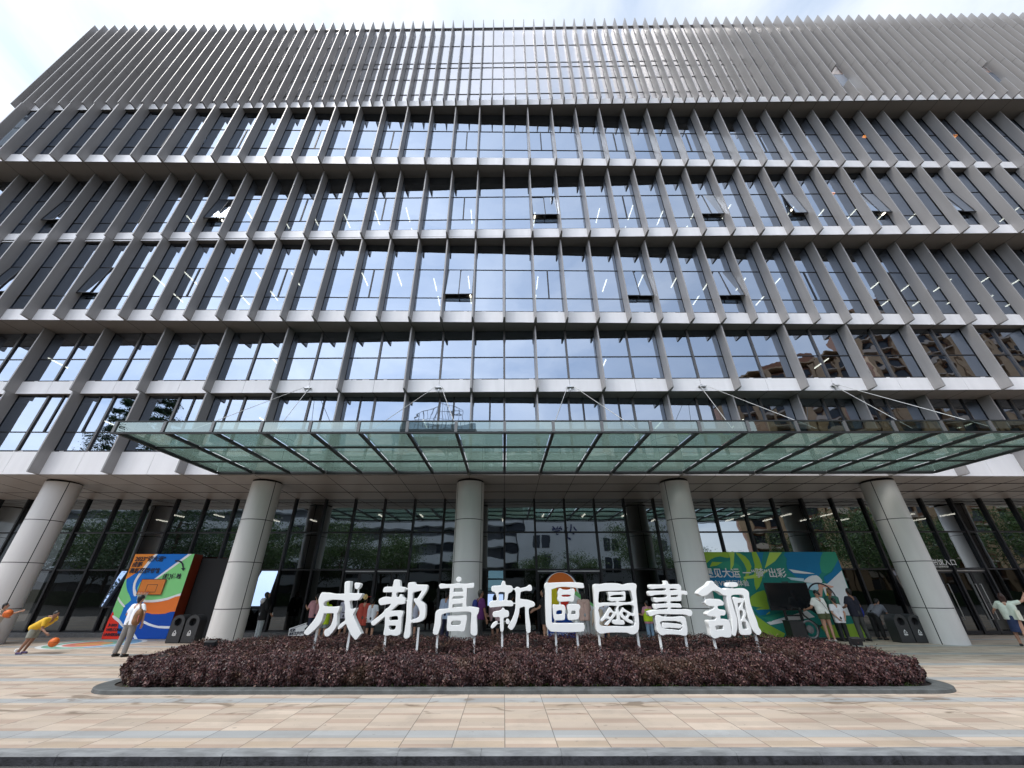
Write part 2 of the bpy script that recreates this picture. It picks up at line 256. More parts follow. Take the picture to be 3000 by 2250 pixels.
 'e': [[(0.951,1.831),(0.916,1.798),(0.908,1.731),(0.919,1.665),(0.912,1.452),(0.905,1.213),(0.907,0.995),(0.935,0.934),(0.986,0.888),(1.048,0.875),(1.353,0.865),(1.676,0.876),(1.725,0.91),(1.746,0.964),(1.734,1.01),(1.7,1.033),(1.366,1.032),(1.112,1.034),(1.036,1.045),(1.028,1.135),(1.045,1.452),(1.055,1.681),(1.07,1.697),(1.214,1.735),(1.384,1.747),(1.775,1.717),(1.794,1.788),(1.78,1.818),(1.617,1.835),(1.428,1.839),(1.144,1.831),(1.021,1.824)],[(1.259,1.714),(1.225,1.697),(1.195,1.631),(1.202,1.566),(1.184,1.509),(1.204,1.46),(1.241,1.448),(1.343,1.452),(1.436,1.456),(1.518,1.448),(1.554,1.484),(1.563,1.557),(1.582,1.631),(1.581,1.689),(1.55,1.709),(1.502,1.697),(1.416,1.682),(1.323,1.689)],[(1.282,1.578),(1.372,1.588),(1.483,1.582),(1.491,1.565),(1.461,1.545),(1.368,1.541),(1.289,1.549)],[(1.075,1.388),(1.065,1.292),(1.071,1.166),(1.09,1.103),(1.143,1.088),(1.28,1.095),(1.318,1.119),(1.334,1.213),(1.347,1.323),(1.327,1.371),(1.283,1.387),(1.162,1.384)],[(1.141,1.26),(1.183,1.28),(1.266,1.28),(1.271,1.228),(1.26,1.205),(1.141,1.201)],[(1.402,1.379),(1.392,1.307),(1.404,1.236),(1.385,1.165),(1.398,1.103),(1.443,1.091),(1.553,1.103),(1.618,1.118),(1.648,1.197),(1.65,1.275),(1.684,1.347),(1.661,1.387),(1.616,1.399),(1.468,1.399)],[(1.479,1.26),(1.513,1.274),(1.567,1.268),(1.571,1.228),(1.552,1.205),(1.47,1.205)],[(1.225,1.46),(1.258,1.46),(1.252,1.371),(1.219,1.372)],[(1.491,1.46),(1.524,1.46),(1.518,1.387),(1.485,1.387)],[(1.092,1.111),(1.122,1.111),(1.116,1.026),(1.087,1.026)],[(1.554,1.118),(1.583,1.118),(1.575,1.025),(1.546,1.025)],[(1.506,1.747),(1.536,1.747),(1.532,1.697),(1.502,1.697)]],
 'f': [[(2.041,1.788),(2.188,1.796),(2.341,1.817),(2.576,1.812),(2.714,1.787),(2.86,1.816),(2.953,1.812),(3.012,1.778),(2.98,1.654),(2.97,1.45),(2.959,1.211),(2.944,1.016),(2.92,0.917),(2.874,0.856),(2.798,0.827),(2.727,0.83),(2.641,0.856),(2.445,0.86),(2.247,0.857),(2.111,0.838),(2.041,0.849),(2.001,0.895),(2.001,1.017),(2.018,1.371),(2.026,1.614)],[(2.107,1.427),(2.11,1.532),(2.129,1.614),(2.171,1.653),(2.462,1.664),(2.791,1.672),(2.864,1.658),(2.878,1.572),(2.872,1.442),(2.571,1.442),(2.574,1.463),(2.677,1.466),(2.711,1.483),(2.726,1.548),(2.73,1.638),(2.685,1.65),(2.636,1.638),(2.357,1.642),(2.34,1.622),(2.354,1.548),(2.341,1.483),(2.397,1.451),(2.472,1.459),(2.494,1.451),(2.491,1.43),(2.246,1.427)],[(2.397,1.56),(2.488,1.581),(2.638,1.585),(2.673,1.572),(2.664,1.535),(2.398,1.532)],[(2.111,1.343),(2.496,1.366),(2.472,1.29),(2.47,1.106),(2.387,1.098),(2.36,1.063),(2.394,1.017),(2.466,1.009),(2.61,1.009),(2.63,1.055),(2.604,1.09),(2.546,1.098),(2.544,1.211),(2.555,1.358),(2.871,1.378),(2.863,1.211),(2.832,0.986),(2.461,0.975),(2.101,0.986),(2.096,1.134)],[(2.331,1.334),(2.377,1.299),(2.408,1.259),(2.461,1.243),(2.468,1.211),(2.432,1.164),(2.36,1.102),(2.287,1.025),(2.237,0.99),(2.195,1.009),(2.211,1.033),(2.286,1.087),(2.297,1.102),(2.236,1.122),(2.138,1.067),(2.105,1.095),(2.175,1.149),(2.251,1.243)],[(2.294,1.188),(2.332,1.235),(2.378,1.235),(2.393,1.212),(2.338,1.141),(2.296,1.165)],[(2.634,1.334),(2.671,1.298),(2.772,1.243),(2.874,1.195),(2.859,1.164),(2.781,1.18),(2.751,1.164),(2.725,1.113),(2.814,1.071),(2.802,1.024),(2.707,1.055),(2.616,1.11),(2.545,1.188),(2.557,1.243),(2.596,1.29)],[(2.616,1.235),(2.654,1.251),(2.723,1.219),(2.686,1.152),(2.635,1.18),(2.616,1.207)],[(2.456,1.239),(2.497,1.239),(2.494,1.219),(2.453,1.219)]],
 'g': [[(3.676,1.862),(3.658,1.794),(3.36,1.791),(3.313,1.761),(3.319,1.72),(3.372,1.697),(3.448,1.707),(3.656,1.715),(3.645,1.666),(3.412,1.662),(3.289,1.654),(3.268,1.612),(3.282,1.563),(3.338,1.563),(3.406,1.58),(3.65,1.587),(3.64,1.534),(3.47,1.522),(3.379,1.531),(3.354,1.506),(3.364,1.45),(3.416,1.433),(3.474,1.445),(3.637,1.449),(3.624,1.409),(3.429,1.401),(3.364,1.397),(3.351,1.353),(3.374,1.305),(3.422,1.317),(3.628,1.333),(3.616,1.297),(3.361,1.285),(3.21,1.258),(3.183,1.234),(3.208,1.171),(3.277,1.175),(3.411,1.206),(3.666,1.202),(3.966,1.198),(4.035,1.182),(4.094,1.159),(4.146,1.186),(4.165,1.249),(4.132,1.285),(4.051,1.293),(3.721,1.297),(3.733,1.333),(3.939,1.329),(3.942,1.385),(3.909,1.405),(3.736,1.413),(3.735,1.453),(3.93,1.457),(3.977,1.481),(4.009,1.587),(4.123,1.579),(4.138,1.644),(4.094,1.659),(4.016,1.665),(4.025,1.727),(4.007,1.777),(3.955,1.796),(3.766,1.794),(3.739,1.849),(3.705,1.868)],[(3.757,1.703),(3.843,1.711),(3.906,1.698),(3.93,1.678),(3.759,1.665)],[(3.746,1.579),(3.934,1.587),(3.902,1.546),(3.863,1.534),(3.746,1.534)],[(3.336,1.171),(3.407,1.185),(3.493,1.159),(3.655,1.147),(3.838,1.155),(3.931,1.164),(3.981,1.143),(3.994,1.077),(3.99,0.938),(3.972,0.847),(3.933,0.802),(3.853,0.802),(3.767,0.817),(3.518,0.825),(3.425,0.806),(3.359,0.833),(3.325,0.893),(3.33,0.993),(3.322,1.093)],[(3.449,1.07),(3.876,1.054),(3.845,0.908),(3.653,0.916),(3.485,0.931),(3.436,0.954),(3.428,0.985)],[(3.459,1.031),(3.506,1.039),(3.866,1.008),(3.843,0.942),(3.703,0.94),(3.579,0.95),(3.487,0.939),(3.446,0.962)],[(3.576,1.21),(3.612,1.21),(3.599,1.144),(3.563,1.144)]],
 'h': [[(4.716,1.852),(4.782,1.852),(4.809,1.81),(4.9,1.726),(5.011,1.685),(5.047,1.714),(5.13,1.709),(5.268,1.701),(5.421,1.711),(5.498,1.684),(5.539,1.635),(5.527,1.561),(5.511,1.415),(5.526,1.248),(5.553,1.068),(5.556,0.96),(5.589,0.891),(5.576,0.846),(5.538,0.815),(5.485,0.816),(5.443,0.853),(5.409,0.922),(5.394,1.052),(5.39,1.224),(5.401,1.48),(5.399,1.569),(5.282,1.584),(5.122,1.561),(5.11,1.431),(5.116,1.288),(5.127,1.13),(5.107,1.014),(5.077,0.922),(5.02,0.816),(4.987,0.793),(4.947,0.809),(4.937,0.846),(4.984,0.976),(5.013,1.13),(5.006,1.288),(5.007,1.48),(5.015,1.561),(4.936,1.578),(4.867,1.635),(4.79,1.664),(4.713,1.656),(4.625,1.603),(4.561,1.57),(4.474,1.554),(4.41,1.578),(4.378,1.619),(4.481,1.702),(4.631,1.777)],[(4.551,1.489),(4.71,1.497),(4.838,1.488),(4.894,1.456),(4.916,1.416),(4.892,1.375),(4.825,1.368),(4.767,1.358),(4.755,1.328),(4.779,1.296),(4.894,1.28),(4.911,1.248),(4.889,1.193),(4.848,1.177),(4.779,1.174),(4.765,1.123),(4.776,1.111),(4.883,1.103),(4.939,1.076),(4.949,1.014),(4.94,0.899),(4.909,0.786),(4.818,0.764),(4.707,0.779),(4.642,0.771),(4.574,0.749),(4.514,0.756),(4.478,0.809),(4.488,0.938),(4.474,1.03),(4.497,1.084),(4.645,1.096),(4.663,1.15),(4.57,1.158),(4.509,1.17),(4.478,1.209),(4.551,1.264),(4.662,1.308),(4.675,1.356),(4.593,1.36),(4.525,1.384),(4.495,1.432)],[(4.61,0.976),(4.653,0.988),(4.789,0.987),(4.777,0.915),(4.615,0.907)],[(5.141,1.512),(5.185,1.537),(5.264,1.52),(5.363,1.508),(5.392,1.48),(5.354,1.415),(5.32,1.327),(5.349,1.271),(5.354,1.208),(5.315,1.122),(5.351,1.06),(5.383,0.952),(5.376,0.869),(5.344,0.823),(5.287,0.812),(5.154,0.814),(5.125,0.839),(5.124,0.914),(5.154,1.13),(5.157,1.303),(5.147,1.431)],[(5.223,1.407),(5.284,1.427),(5.315,1.423),(5.262,1.351),(5.214,1.311)],[(5.228,1.264),(5.269,1.279),(5.299,1.256),(5.299,1.193),(5.254,1.13),(5.2,1.083),(5.21,1.169)],[(5.213,1.052),(5.263,1.068),(5.302,1.045),(5.315,0.922),(5.201,0.914)],[(5.115,1.793),(5.133,1.822),(5.191,1.83),(5.304,1.828),(5.341,1.793),(5.321,1.755),(5.269,1.738),(5.148,1.74),(5.112,1.764)],[(5.225,1.747),(5.262,1.747),(5.247,1.693),(5.21,1.693)],[(4.547,1.578),(4.575,1.578),(4.55,1.477),(4.522,1.477)],[(4.977,1.099),(5.018,1.099),(5.013,1.08),(4.967,1.08)],[(5.113,1.146),(5.176,1.146),(5.17,1.122),(5.115,1.122)]],
}
POSTS = {'a':[-4.16, -3.43],'b':[-2.63, -1.92],'c':[-1.49, -0.68],'d':[-0.07, 0.49],'e':[1.11, 1.58],'f':[2.06, 2.91],'g':[3.39, 3.95],'h':[4.57, 5.5]}
LEFT_ART = [('orange',[(-15.455, 3.003), (-14.592, 3.002), (-14.883, 2.516), (-15.238, 2.206), (-15.399, 2.076), (-15.448, 2.021)]),('green',[(-15.448, 2.021), (-15.402, 2.071), (-15.341, 1.881), (-15.172, 1.624), (-14.888, 1.309), (-15.065, 1.124), (-15.073, 0.677), (-15.353, 0.778), (-15.457, 1.001), (-15.455, 1.456), (-15.461, 1.731)]),('white',[(-14.612, 3.002), (-14.512, 3.002), (-14.643, 2.797), (-14.815, 2.415), (-14.936, 2.119), (-14.958, 1.902), (-14.892, 1.709), (-14.732, 1.497), (-14.833, 1.455), (-14.975, 1.667), (-15.055, 1.902), (-15.038, 2.141), (-14.92, 2.46), (-14.757, 2.831)]),('green',[(-12.978, 3.0), (-13.126, 2.993), (-14.276, 2.009), (-14.792, 1.966), (-14.751, 1.539), (-14.48, 1.247), (-14.013, 1.267), (-13.563, 1.329), (-12.961, 1.527)]),('white',[(-13.241, 3.001), (-13.086, 3.0), (-14.24, 2.009), (-14.357, 1.998)]),('white',[(-12.965, 1.569), (-13.473, 1.402), (-13.92, 1.329), (-14.273, 1.319), (-14.544, 1.34), (-14.508, 1.257), (-14.238, 1.236), (-13.862, 1.246), (-13.44, 1.318), (-12.953, 1.474)]),('orange2',[(-12.951, 1.47), (-13.437, 1.312), (-13.859, 1.238), (-14.235, 1.23), (-14.355, 1.205), (-14.214, 0.878), (-13.833, 0.837), (-13.368, 0.846), (-12.984, 0.927)]),('blue2',[(-12.982, 0.921), (-13.365, 0.84), (-13.829, 0.829), (-14.224, 0.874), (-14.387, 0.498), (-14.613, -0.024), (-12.973, -0.026), (-12.97, 0.437)]),('white',[(-14.133, 0.636), (-13.819, 0.527), (-13.435, 0.441), (-12.968, 0.431), (-12.96, 0.354), (-13.405, 0.368), (-13.808, 0.448), (-14.124, 0.561)]),('white',[(-14.332, 0.165), (-14.253, 0.194), (-14.001, -0.025), (-14.134, -0.024)]),('red',[(-15.424, 0.92), (-15.274, 0.658), (-15.025, 0.548), (-14.924, 0.204), (-14.602, -0.024), (-15.431, -0.023)]),('white',[(-15.363, 0.798), (-15.057, 0.667), (-14.778, 0.439), (-14.806, 0.399), (-15.057, 0.568), (-15.32, 0.708)]),('white',[(-15.445, 1.435), (-15.304, 1.31), (-15.041, 1.123), (-15.054, 1.072), (-15.306, 1.237), (-15.419, 1.352)])]
HOOP_BOARD=[(-14.712, 1.977), (-13.709, 1.987), (-13.692, 1.412), (-14.691, 1.403)]
HOOP_INNER=[(-14.411, 1.783), (-14.017, 1.793), (-14.006, 1.507), (-14.389, 1.507)]
ARROW=[(-13.685, 2.762), (-13.667, 2.716), (-13.501, 2.705), (-13.359, 2.626), (-13.257, 2.469), (-13.324, 2.469), (-13.195, 2.358), (-13.15, 2.465), (-13.206, 2.465), (-13.285, 2.626), (-13.411, 2.727), (-13.55, 2.766)]
VR_ART = [('teal',[(8.161, 3.07), (14.068, 3.063), (14.022, -0.005), (7.448, 0.002)]),('lime',[(8.161, 3.07), (9.768, 3.069), (9.438, 2.839), (9.121, 2.901), (8.691, 2.779), (8.2, 2.39), (7.921, 2.038)]),('lime',[(9.83, 3.053), (10.187, 2.899), (10.337, 2.507), (10.001, 2.036), (9.797, 1.892), (10.104, 2.388), (9.961, 2.808)]),('blue',[(10.466, 3.052), (11.001, 3.052), (10.821, 2.686), (10.648, 2.447), (10.622, 2.686)]),('blue',[(11.938, 3.051), (13.527, 3.049), (13.215, 2.623), (13.189, 2.296), (12.796, 2.033), (12.364, 1.917), (11.811, 2.386), (11.922, 2.806)]),('lime2',[(11.269, 3.051), (11.788, 3.051), (11.394, 2.716), (10.878, 2.447), (11.081, 2.777)]),('teal2',[(13.527, 3.049), (14.062, 3.048), (14.069, 2.773), (13.549, 2.295), (13.189, 2.296), (13.26, 2.653)]),('blue',[(14.069, 2.773), (14.072, 2.413), (13.476, 1.945), (13.227, 1.888), (13.219, 2.12), (13.615, 2.295)]),('lime',[(10.499, 3.052), (10.7, 3.052), (10.765, 2.506), (10.61, 2.006), (10.269, 1.634), (10.311, 2.094), (10.487, 2.566)]),('lime2',[(9.623, 2.08), (10.24, 2.182), (11.066, 2.417), (10.539, 2.094), (10.07, 2.05)]),('lime',[(9.977, 1.409), (10.59, 1.633), (10.594, 1.241), (10.558, 0.83), (10.267, 0.803), (10.066, 0.966), (10.367, 1.021), (9.91, 1.076)]),('blue',[(9.995, 0.939), (10.696, 0.966), (10.384, 0.776), (10.125, 0.749)]),('teal2',[(8.811, 2.598), (9.471, 2.718), (9.875, 2.507), (9.871, 2.036), (9.562, 1.635), (9.433, 1.863), (9.358, 2.3), (9.069, 2.449)]),('blue',[(8.375, 2.301), (9.382, 2.389), (9.741, 2.036), (9.401, 1.749), (8.499, 1.75), (8.218, 1.922)]),('lime',[(8.735, 2.689), (9.161, 2.673), (8.862, 2.538), (8.591, 2.509)]),('lime2',[(9.496, 3.053), (9.763, 3.053), (9.595, 2.567), (9.399, 2.33), (9.529, 2.809)]),('white',[(14.032, 2.354), (14.004, 0.745), (13.097, 0.746), (13.001, 1.888), (13.248, 1.859)]),('white',[(10.331, 0.509), (12.062, 0.91), (12.295, 0.693), (10.461, 0.429)]),('lime',[(9.946, 0.777), (10.345, 0.456), (10.921, 0.141), (10.812, -0.001), (9.833, -0.0)]),('lime',[(14.012, 0.544), (14.028, 0.008), (12.652, 0.01), (12.372, 0.401), (13.73, 0.465)]),('blue',[(13.825, 0.692), (14.026, 0.759), (14.024, 0.571), (13.746, 0.465)]),('teal2',[(10.225, 0.669), (11.266, 0.883), (10.495, 0.535)]),('white',[(11.852, 2.41), (12.567, 2.296), (12.872, 2.237), (12.478, 2.232), (12.0, 2.268)]),('pale',[(11.683, 2.107), (12.351, 2.062), (12.31, 1.946), (11.811, 2.005)]),('white',[(12.336, 1.975), (12.568, 2.12), (12.916, 2.178), (13.061, 2.003), (13.001, 1.888), (12.742, 1.888), (12.364, 1.917)]),('pale',[(12.386, 1.889), (12.839, 1.888), (12.812, 1.688), (12.699, 1.603), (12.399, 1.66)]),('skin',[(12.893, 1.859), (13.441, 1.773), (13.322, 1.716), (13.011, 1.744), (12.849, 1.405), (12.71, 1.462), (12.806, 1.631)]),('gold',[(13.128, 1.716), (13.305, 1.673), (13.168, 1.405), (13.051, 1.433)])]
# wheel (13.409, 1.266)

# ================================================================ GROUND
def plaza_mat():
    m = bpy.data.materials.new('striped_paving'); m.use_nodes = True; t = m.node_tree; N = t.nodes; L = t.links; b = N['Principled BSDF']
    b.inputs['Roughness'].default_value = .62
    tc = N.new('ShaderNodeTexCoord'); sp = N.new('ShaderNodeSeparateXYZ'); L.new(tc.outputs['Object'], sp.inputs[0])
    def M(op, a, bb=None, c=None):
        n = N.new('ShaderNodeMath'); n.operation = op
        for i, v in enumerate((a, bb, c)):
            if v is None: continue
            if hasattr(v, 'links'): L.new(v, n.inputs[i])
            else: n.inputs[i].default_value = v
        return n.outputs[0]
    PER, Y0, TW = 1.76, 6.90, .65
    u = M('DIVIDE', M('ADD', sp.outputs['X'], .02), TW); ci = M('FLOOR', u); uf = M('SUBTRACT', u, ci)
    v = M('DIVIDE', M('SUBTRACT', sp.outputs['Y'], Y0), PER); ri = M('FLOOR', v); vf = M('SUBTRACT', v, ri)
    even = M('MODULO', M('ABSOLUTE', ci), 2.0)
    BG, BG2, RO, TA, GR = (.49, .41, .335), (.47, .39, .312), (.41, .315, .25), (.425, .34, .26), (.345, .355, .355)
    def ramp(st):
        r = N.new('ShaderNodeValToRGB'); r.color_ramp.interpolation = 'CONSTANT'; e = r.color_ramp.elements
        e[0].position = 0; e[0].color = (*st[0][1], 1); e[1].position = st[1][0]; e[1].color = (*st[1][1], 1)
        for p, c in st[2:]: k = e.new(p); k.color = (*c, 1)
        L.new(vf, r.inputs[0]); return r.outputs[0]
    a = ramp([(0, BG), (.18, RO), (.30, BG2), (.44, BG), (.60, RO), (.70, BG), (.76, BG2), (.833, GR)])
    c = ramp([(0, RO), (.06, BG), (.22, BG2), (.32, BG), (.41, RO), (.475, BG), (.64, TA), (.76, BG), (.833, GR)])
    mx = N.new('ShaderNodeMix'); mx.data_type = 'RGBA'; L.new(even, mx.inputs[0]); L.new(a, mx.inputs[6]); L.new(c, mx.inputs[7])
    # every strip of every tile its own shade
    strip = M('FLOOR', M('MULTIPLY', vf, 9.0)); key = M('ADD', M('MULTIPLY', ci, 17.3), M('ADD', M('MULTIPLY', ri, 5.71), M('MULTIPLY', strip, 1.37)))
    wn = N.new('ShaderNodeTexWhiteNoise'); wn.noise_dimensions = '1D'; L.new(key, wn.inputs['W'])
    hs = N.new('ShaderNodeHueSaturation'); L.new(mx.outputs[2], hs.inputs['Color'])
    L.new(M('MULTIPLY_ADD', wn.outputs['Value'], .22, .87), hs.inputs['Value'])
    nz = N.new('ShaderNodeTexNoise'); nz.inputs['Scale'].default_value = 95; nz.inputs['Detail'].default_value = 3; L.new(tc.outputs['Object'], nz.inputs['Vector'])
    nb = N.new('ShaderNodeTexNoise'); nb.inputs['Scale'].default_value = .45; nb.inputs['Detail'].default_value = 6; L.new(tc.outputs['Object'], nb.inputs['Vector'])
    h2 = N.new('ShaderNodeHueSaturation'); L.new(hs.outputs[0], h2.inputs['Color'])
    L.new(M('ADD', M('MULTIPLY_ADD', nz.outputs['Fac'], .38, .80), M('MULTIPLY_ADD', nb.outputs['Fac'], .5, -.25)), h2.inputs['Value'])
    # joints
    jx = M('LESS_THAN', M('MINIMUM', uf, M('SUBTRACT', 1.0, uf)), .009); g = M('MULTIPLY', jx, .75)
    jy = M('LESS_THAN', M('ABSOLUTE', M('SUBTRACT', vf, .833)), .0025); jy2 = M('LESS_THAN', vf, .003)
    jm = M('MAXIMUM', g, M('MULTIPLY', M('MAXIMUM', jy, jy2), .5))
    m2 = N.new('ShaderNodeMix'); m2.data_type = 'RGBA'; m2.inputs[7].default_value = (.085, .075, .068, 1); L.new(jm, m2.inputs[0]); L.new(h2.outputs[0], m2.inputs[6])
    # old water stains running from the planter
    ns = N.new('ShaderNodeTexNoise'); ns.inputs['Scale'].default_value = 1.15; ns.inputs['Detail'].default_value = 7; ns.inputs['Distortion'].default_value = 1.2
    mpp = N.new('ShaderNodeMapping'); mpp.inputs['Scale'].default_value = (.8, 1.9, 1); mpp.inputs['Location'].default_value = (3.1, .4, 0)
    L.new(tc.outputs['Object'], mpp.inputs[0]); L.new(mpp.outputs[0], ns.inputs['Vector'])
    st = M('MULTIPLY', M('SMOOTH_MIN', M('MULTIPLY', M('MAXIMUM', M('SUBTRACT', ns.outputs['Fac'], 0.56), 0.0), 14.0), 1.0, .1), M('LESS_THAN', M('ABSOLUTE', M('SUBTRACT', sp.outputs['Y'], 8.3)), .62))
    m3 = N.new('ShaderNodeMix'); m3.data_type = 'RGBA'; m3.inputs[7].default_value = (.15, .11, .075, 1); L.new(M('MULTIPLY', st, .75), m3.inputs[0]); L.new(m2.outputs[2], m3.inputs[6])
    # foot traffic: dark specks and worn, greyer patches
    sk = N.new('ShaderNodeTexNoise'); sk.inputs['Scale'].default_value = 7.5; sk.inputs['Detail'].default_value = 2; L.new(tc.outputs['Object'], sk.inputs['Vector'])
    sk2 = M('MULTIPLY', M('GREATER_THAN', sk.outputs['Fac'], .715), .42)
    wp = N.new('ShaderNodeTexNoise'); wp.inputs['Scale'].default_value = 1.1; wp.inputs['Detail'].default_value = 8; wp.inputs['Roughness'].default_value = .7; L.new(tc.outputs['Object'], wp.inputs['Vector'])
    dm = M('MINIMUM', M('ADD', sk2, M('MULTIPLY', M('MAXIMUM', M('SUBTRACT', wp.outputs['Fac'], .5), 0.0), 1.6)), .6)
    m4 = N.new('ShaderNodeMix'); m4.data_type = 'RGBA'; m4.inputs[7].default_value = (.20, .18, .155, 1); L.new(dm, m4.inputs[0]); L.new(m3.outputs[2], m4.inputs[6])
    L.new(m4.outputs[2], b.inputs['Base Color'])
    bp = N.new('ShaderNodeBump'); bp.inputs['Strength'].default_value = .25; bp.inputs['Distance'].default_value = .004; L.new(nz.outputs['Fac'], bp.inputs['Height']); L.new(bp.outputs[0], b.inputs['Normal'])
    return m
PAVE = plaza_mat()
ASPH = mat('asphalt', (.060, .058, .055), .85, ns=130, na=.55, bump=.6, bs=160)
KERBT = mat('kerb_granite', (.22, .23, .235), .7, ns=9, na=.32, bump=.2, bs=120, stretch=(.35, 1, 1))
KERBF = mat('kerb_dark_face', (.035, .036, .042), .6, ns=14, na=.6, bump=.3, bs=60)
def struct(name, mb, mats): return tag(mb.build(name, mats), kind='structure')
struct('plaza', MB().box(-60, 70, 6.24, 40, -.12, 0), PAVE)
struct('road', MB().box(-700, 700, -14, 6.035, -.30, -.10), ASPH)
struct('far_pavement', MB().box(-700, 700, -700, -14, -.30, .02), mat('far_verge', (.055, .065, .035), .9, ns=2, na=.5))
struct('ground', MB().box(-1500, 1500, -1500, 1500, -.8, -.31), mat('ground_soil', (.16, .15, .12), .9, ns=.2, na=.3))
kb = MB()
x = -60.0; i = 0
while x < 70:
    ln = (.95, 1.0, 1.05, .98)[i % 4]; g = .004
    j = random.uniform(-.004, .004)
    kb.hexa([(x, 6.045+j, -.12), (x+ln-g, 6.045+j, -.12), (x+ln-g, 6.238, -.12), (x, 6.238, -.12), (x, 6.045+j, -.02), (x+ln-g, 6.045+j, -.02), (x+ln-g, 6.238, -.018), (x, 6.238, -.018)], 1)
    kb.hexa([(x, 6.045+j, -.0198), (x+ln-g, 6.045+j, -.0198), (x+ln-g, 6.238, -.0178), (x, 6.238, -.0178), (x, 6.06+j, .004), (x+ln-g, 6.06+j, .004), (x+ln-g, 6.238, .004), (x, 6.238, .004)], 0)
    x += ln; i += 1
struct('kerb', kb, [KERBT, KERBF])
# painted half court on the paving in front of the basketball board
cm = MB(); PAINT = [mat('court_white', (.62, .64, .64), .6, ns=4, na=.15), mat('court_green', (.18, .36, .27), .6, ns=4, na=.15), mat('court_red', (.55, .17, .13), .6, ns=4, na=.15), mat('court_blue', (.16, .33, .5), .6, ns=4, na=.15), mat('court_orange', (.58, .27, .10), .6, ns=4, na=.15)]
def disc(mb, cx, cy, r0, r1, z, m, a0=0, a1=360, n=64, sy=1):
    for k in range(n):
        t0 = R(a0+(a1-a0)*k/n); t1 = R(a0+(a1-a0)*(k+1)/n); p = lambda r, t: (cx+r*math.cos(t), cy+sy*r*math.sin(t), z)
        mb.quad(p(r0, t0), p(r1, t0), p(r1, t1), p(r0, t1), m)
disc(cm, -14.45, 16.35, 1.3, 1.45, .004, 0); disc(cm, -14.45, 16.35, .96, 1.3, .004, 1, 90, 300); disc(cm, -14.45, 16.35, .96, 1.3, .004, 3, -60, 90)
disc(cm, -14.45, 16.35, .82, .96, .004, 0); disc(cm, -14.45, 16.35, .5, .82, .004, 2, 110, 330); disc(cm, -14.45, 16.35, .5, .82, .004, 1, -30, 110); disc(cm, -14.45, 16.35, .02, .5, .004, 4)
struct('court_marking', cm, PAINT)

# ================================================================ LIBRARY BUILDING
LIB = thing('library_building', 'library facade of grey vertical fins, white bands and mirrored glass above round columns', 'building', (0, 15, 0))
def part(name, mb, mats, smooth=False, label=None, parent=None):
    """a part in world coordinates under the library"""
    o = mb.build(name, mats, None, smooth); p = parent or LIB
    o.parent = p; o.matrix_parent_inverse = Matrix.Translation((0, -15, 0)) if p is LIB else Matrix.Identity(4)
    if label: o['label'] = label
    return o
MOD = 1.4
# storey: plan line y = a + b x, bottom of sill band, glass bottom, transoms, fin pitch in modules, first/last fin
ST = {
 'T': dict(a=12.476, b=-.0097, zb=26.71, zs=27.25, zt=36.54, tr=[28.03, 29.76, 31.17, 31.76, 34.05]),
 '6': dict(a=12.971, b=.0091, zb=21.85, zs=22.45, zt=26.71, tr=[23.26, 24.98]),
 '5': dict(a=13.618, b=-.0097, zb=17.07, zs=17.66, zt=21.85, tr=[18.45, 20.19]),
 '4': dict(a=14.097, b=.0107, zb=12.26, zs=12.85, zt=17.07, tr=[13.68, 15.43]),
 '3': dict(a=14.736, b=-.0067, zb=9.10, zs=9.69, zt=12.26, tr=[10.85]),
 '2': dict(a=15.242, b=.0125, zb=5.67, zs=6.58, zt=9.10, tr=[7.43])}
XL, XR = -28.75, 40.6
def P(k): s = ST[k]; return lambda x: s['a']+s['b']*x
order = 'T65432'
def fin(mb, X, p, z0, z1, d=.39, m=0, wd=(.03, .07)):
    a, b = wd
    mb.hexa([(X-a, p-d, z0), (X+a, p-d, z0), (X+b, p+.04, z0), (X-b, p+.04, z0), (X-a, p-d, z1), (X+a, p-d, z1), (X+b, p+.04, z1), (X-b, p+.04, z1)], m)
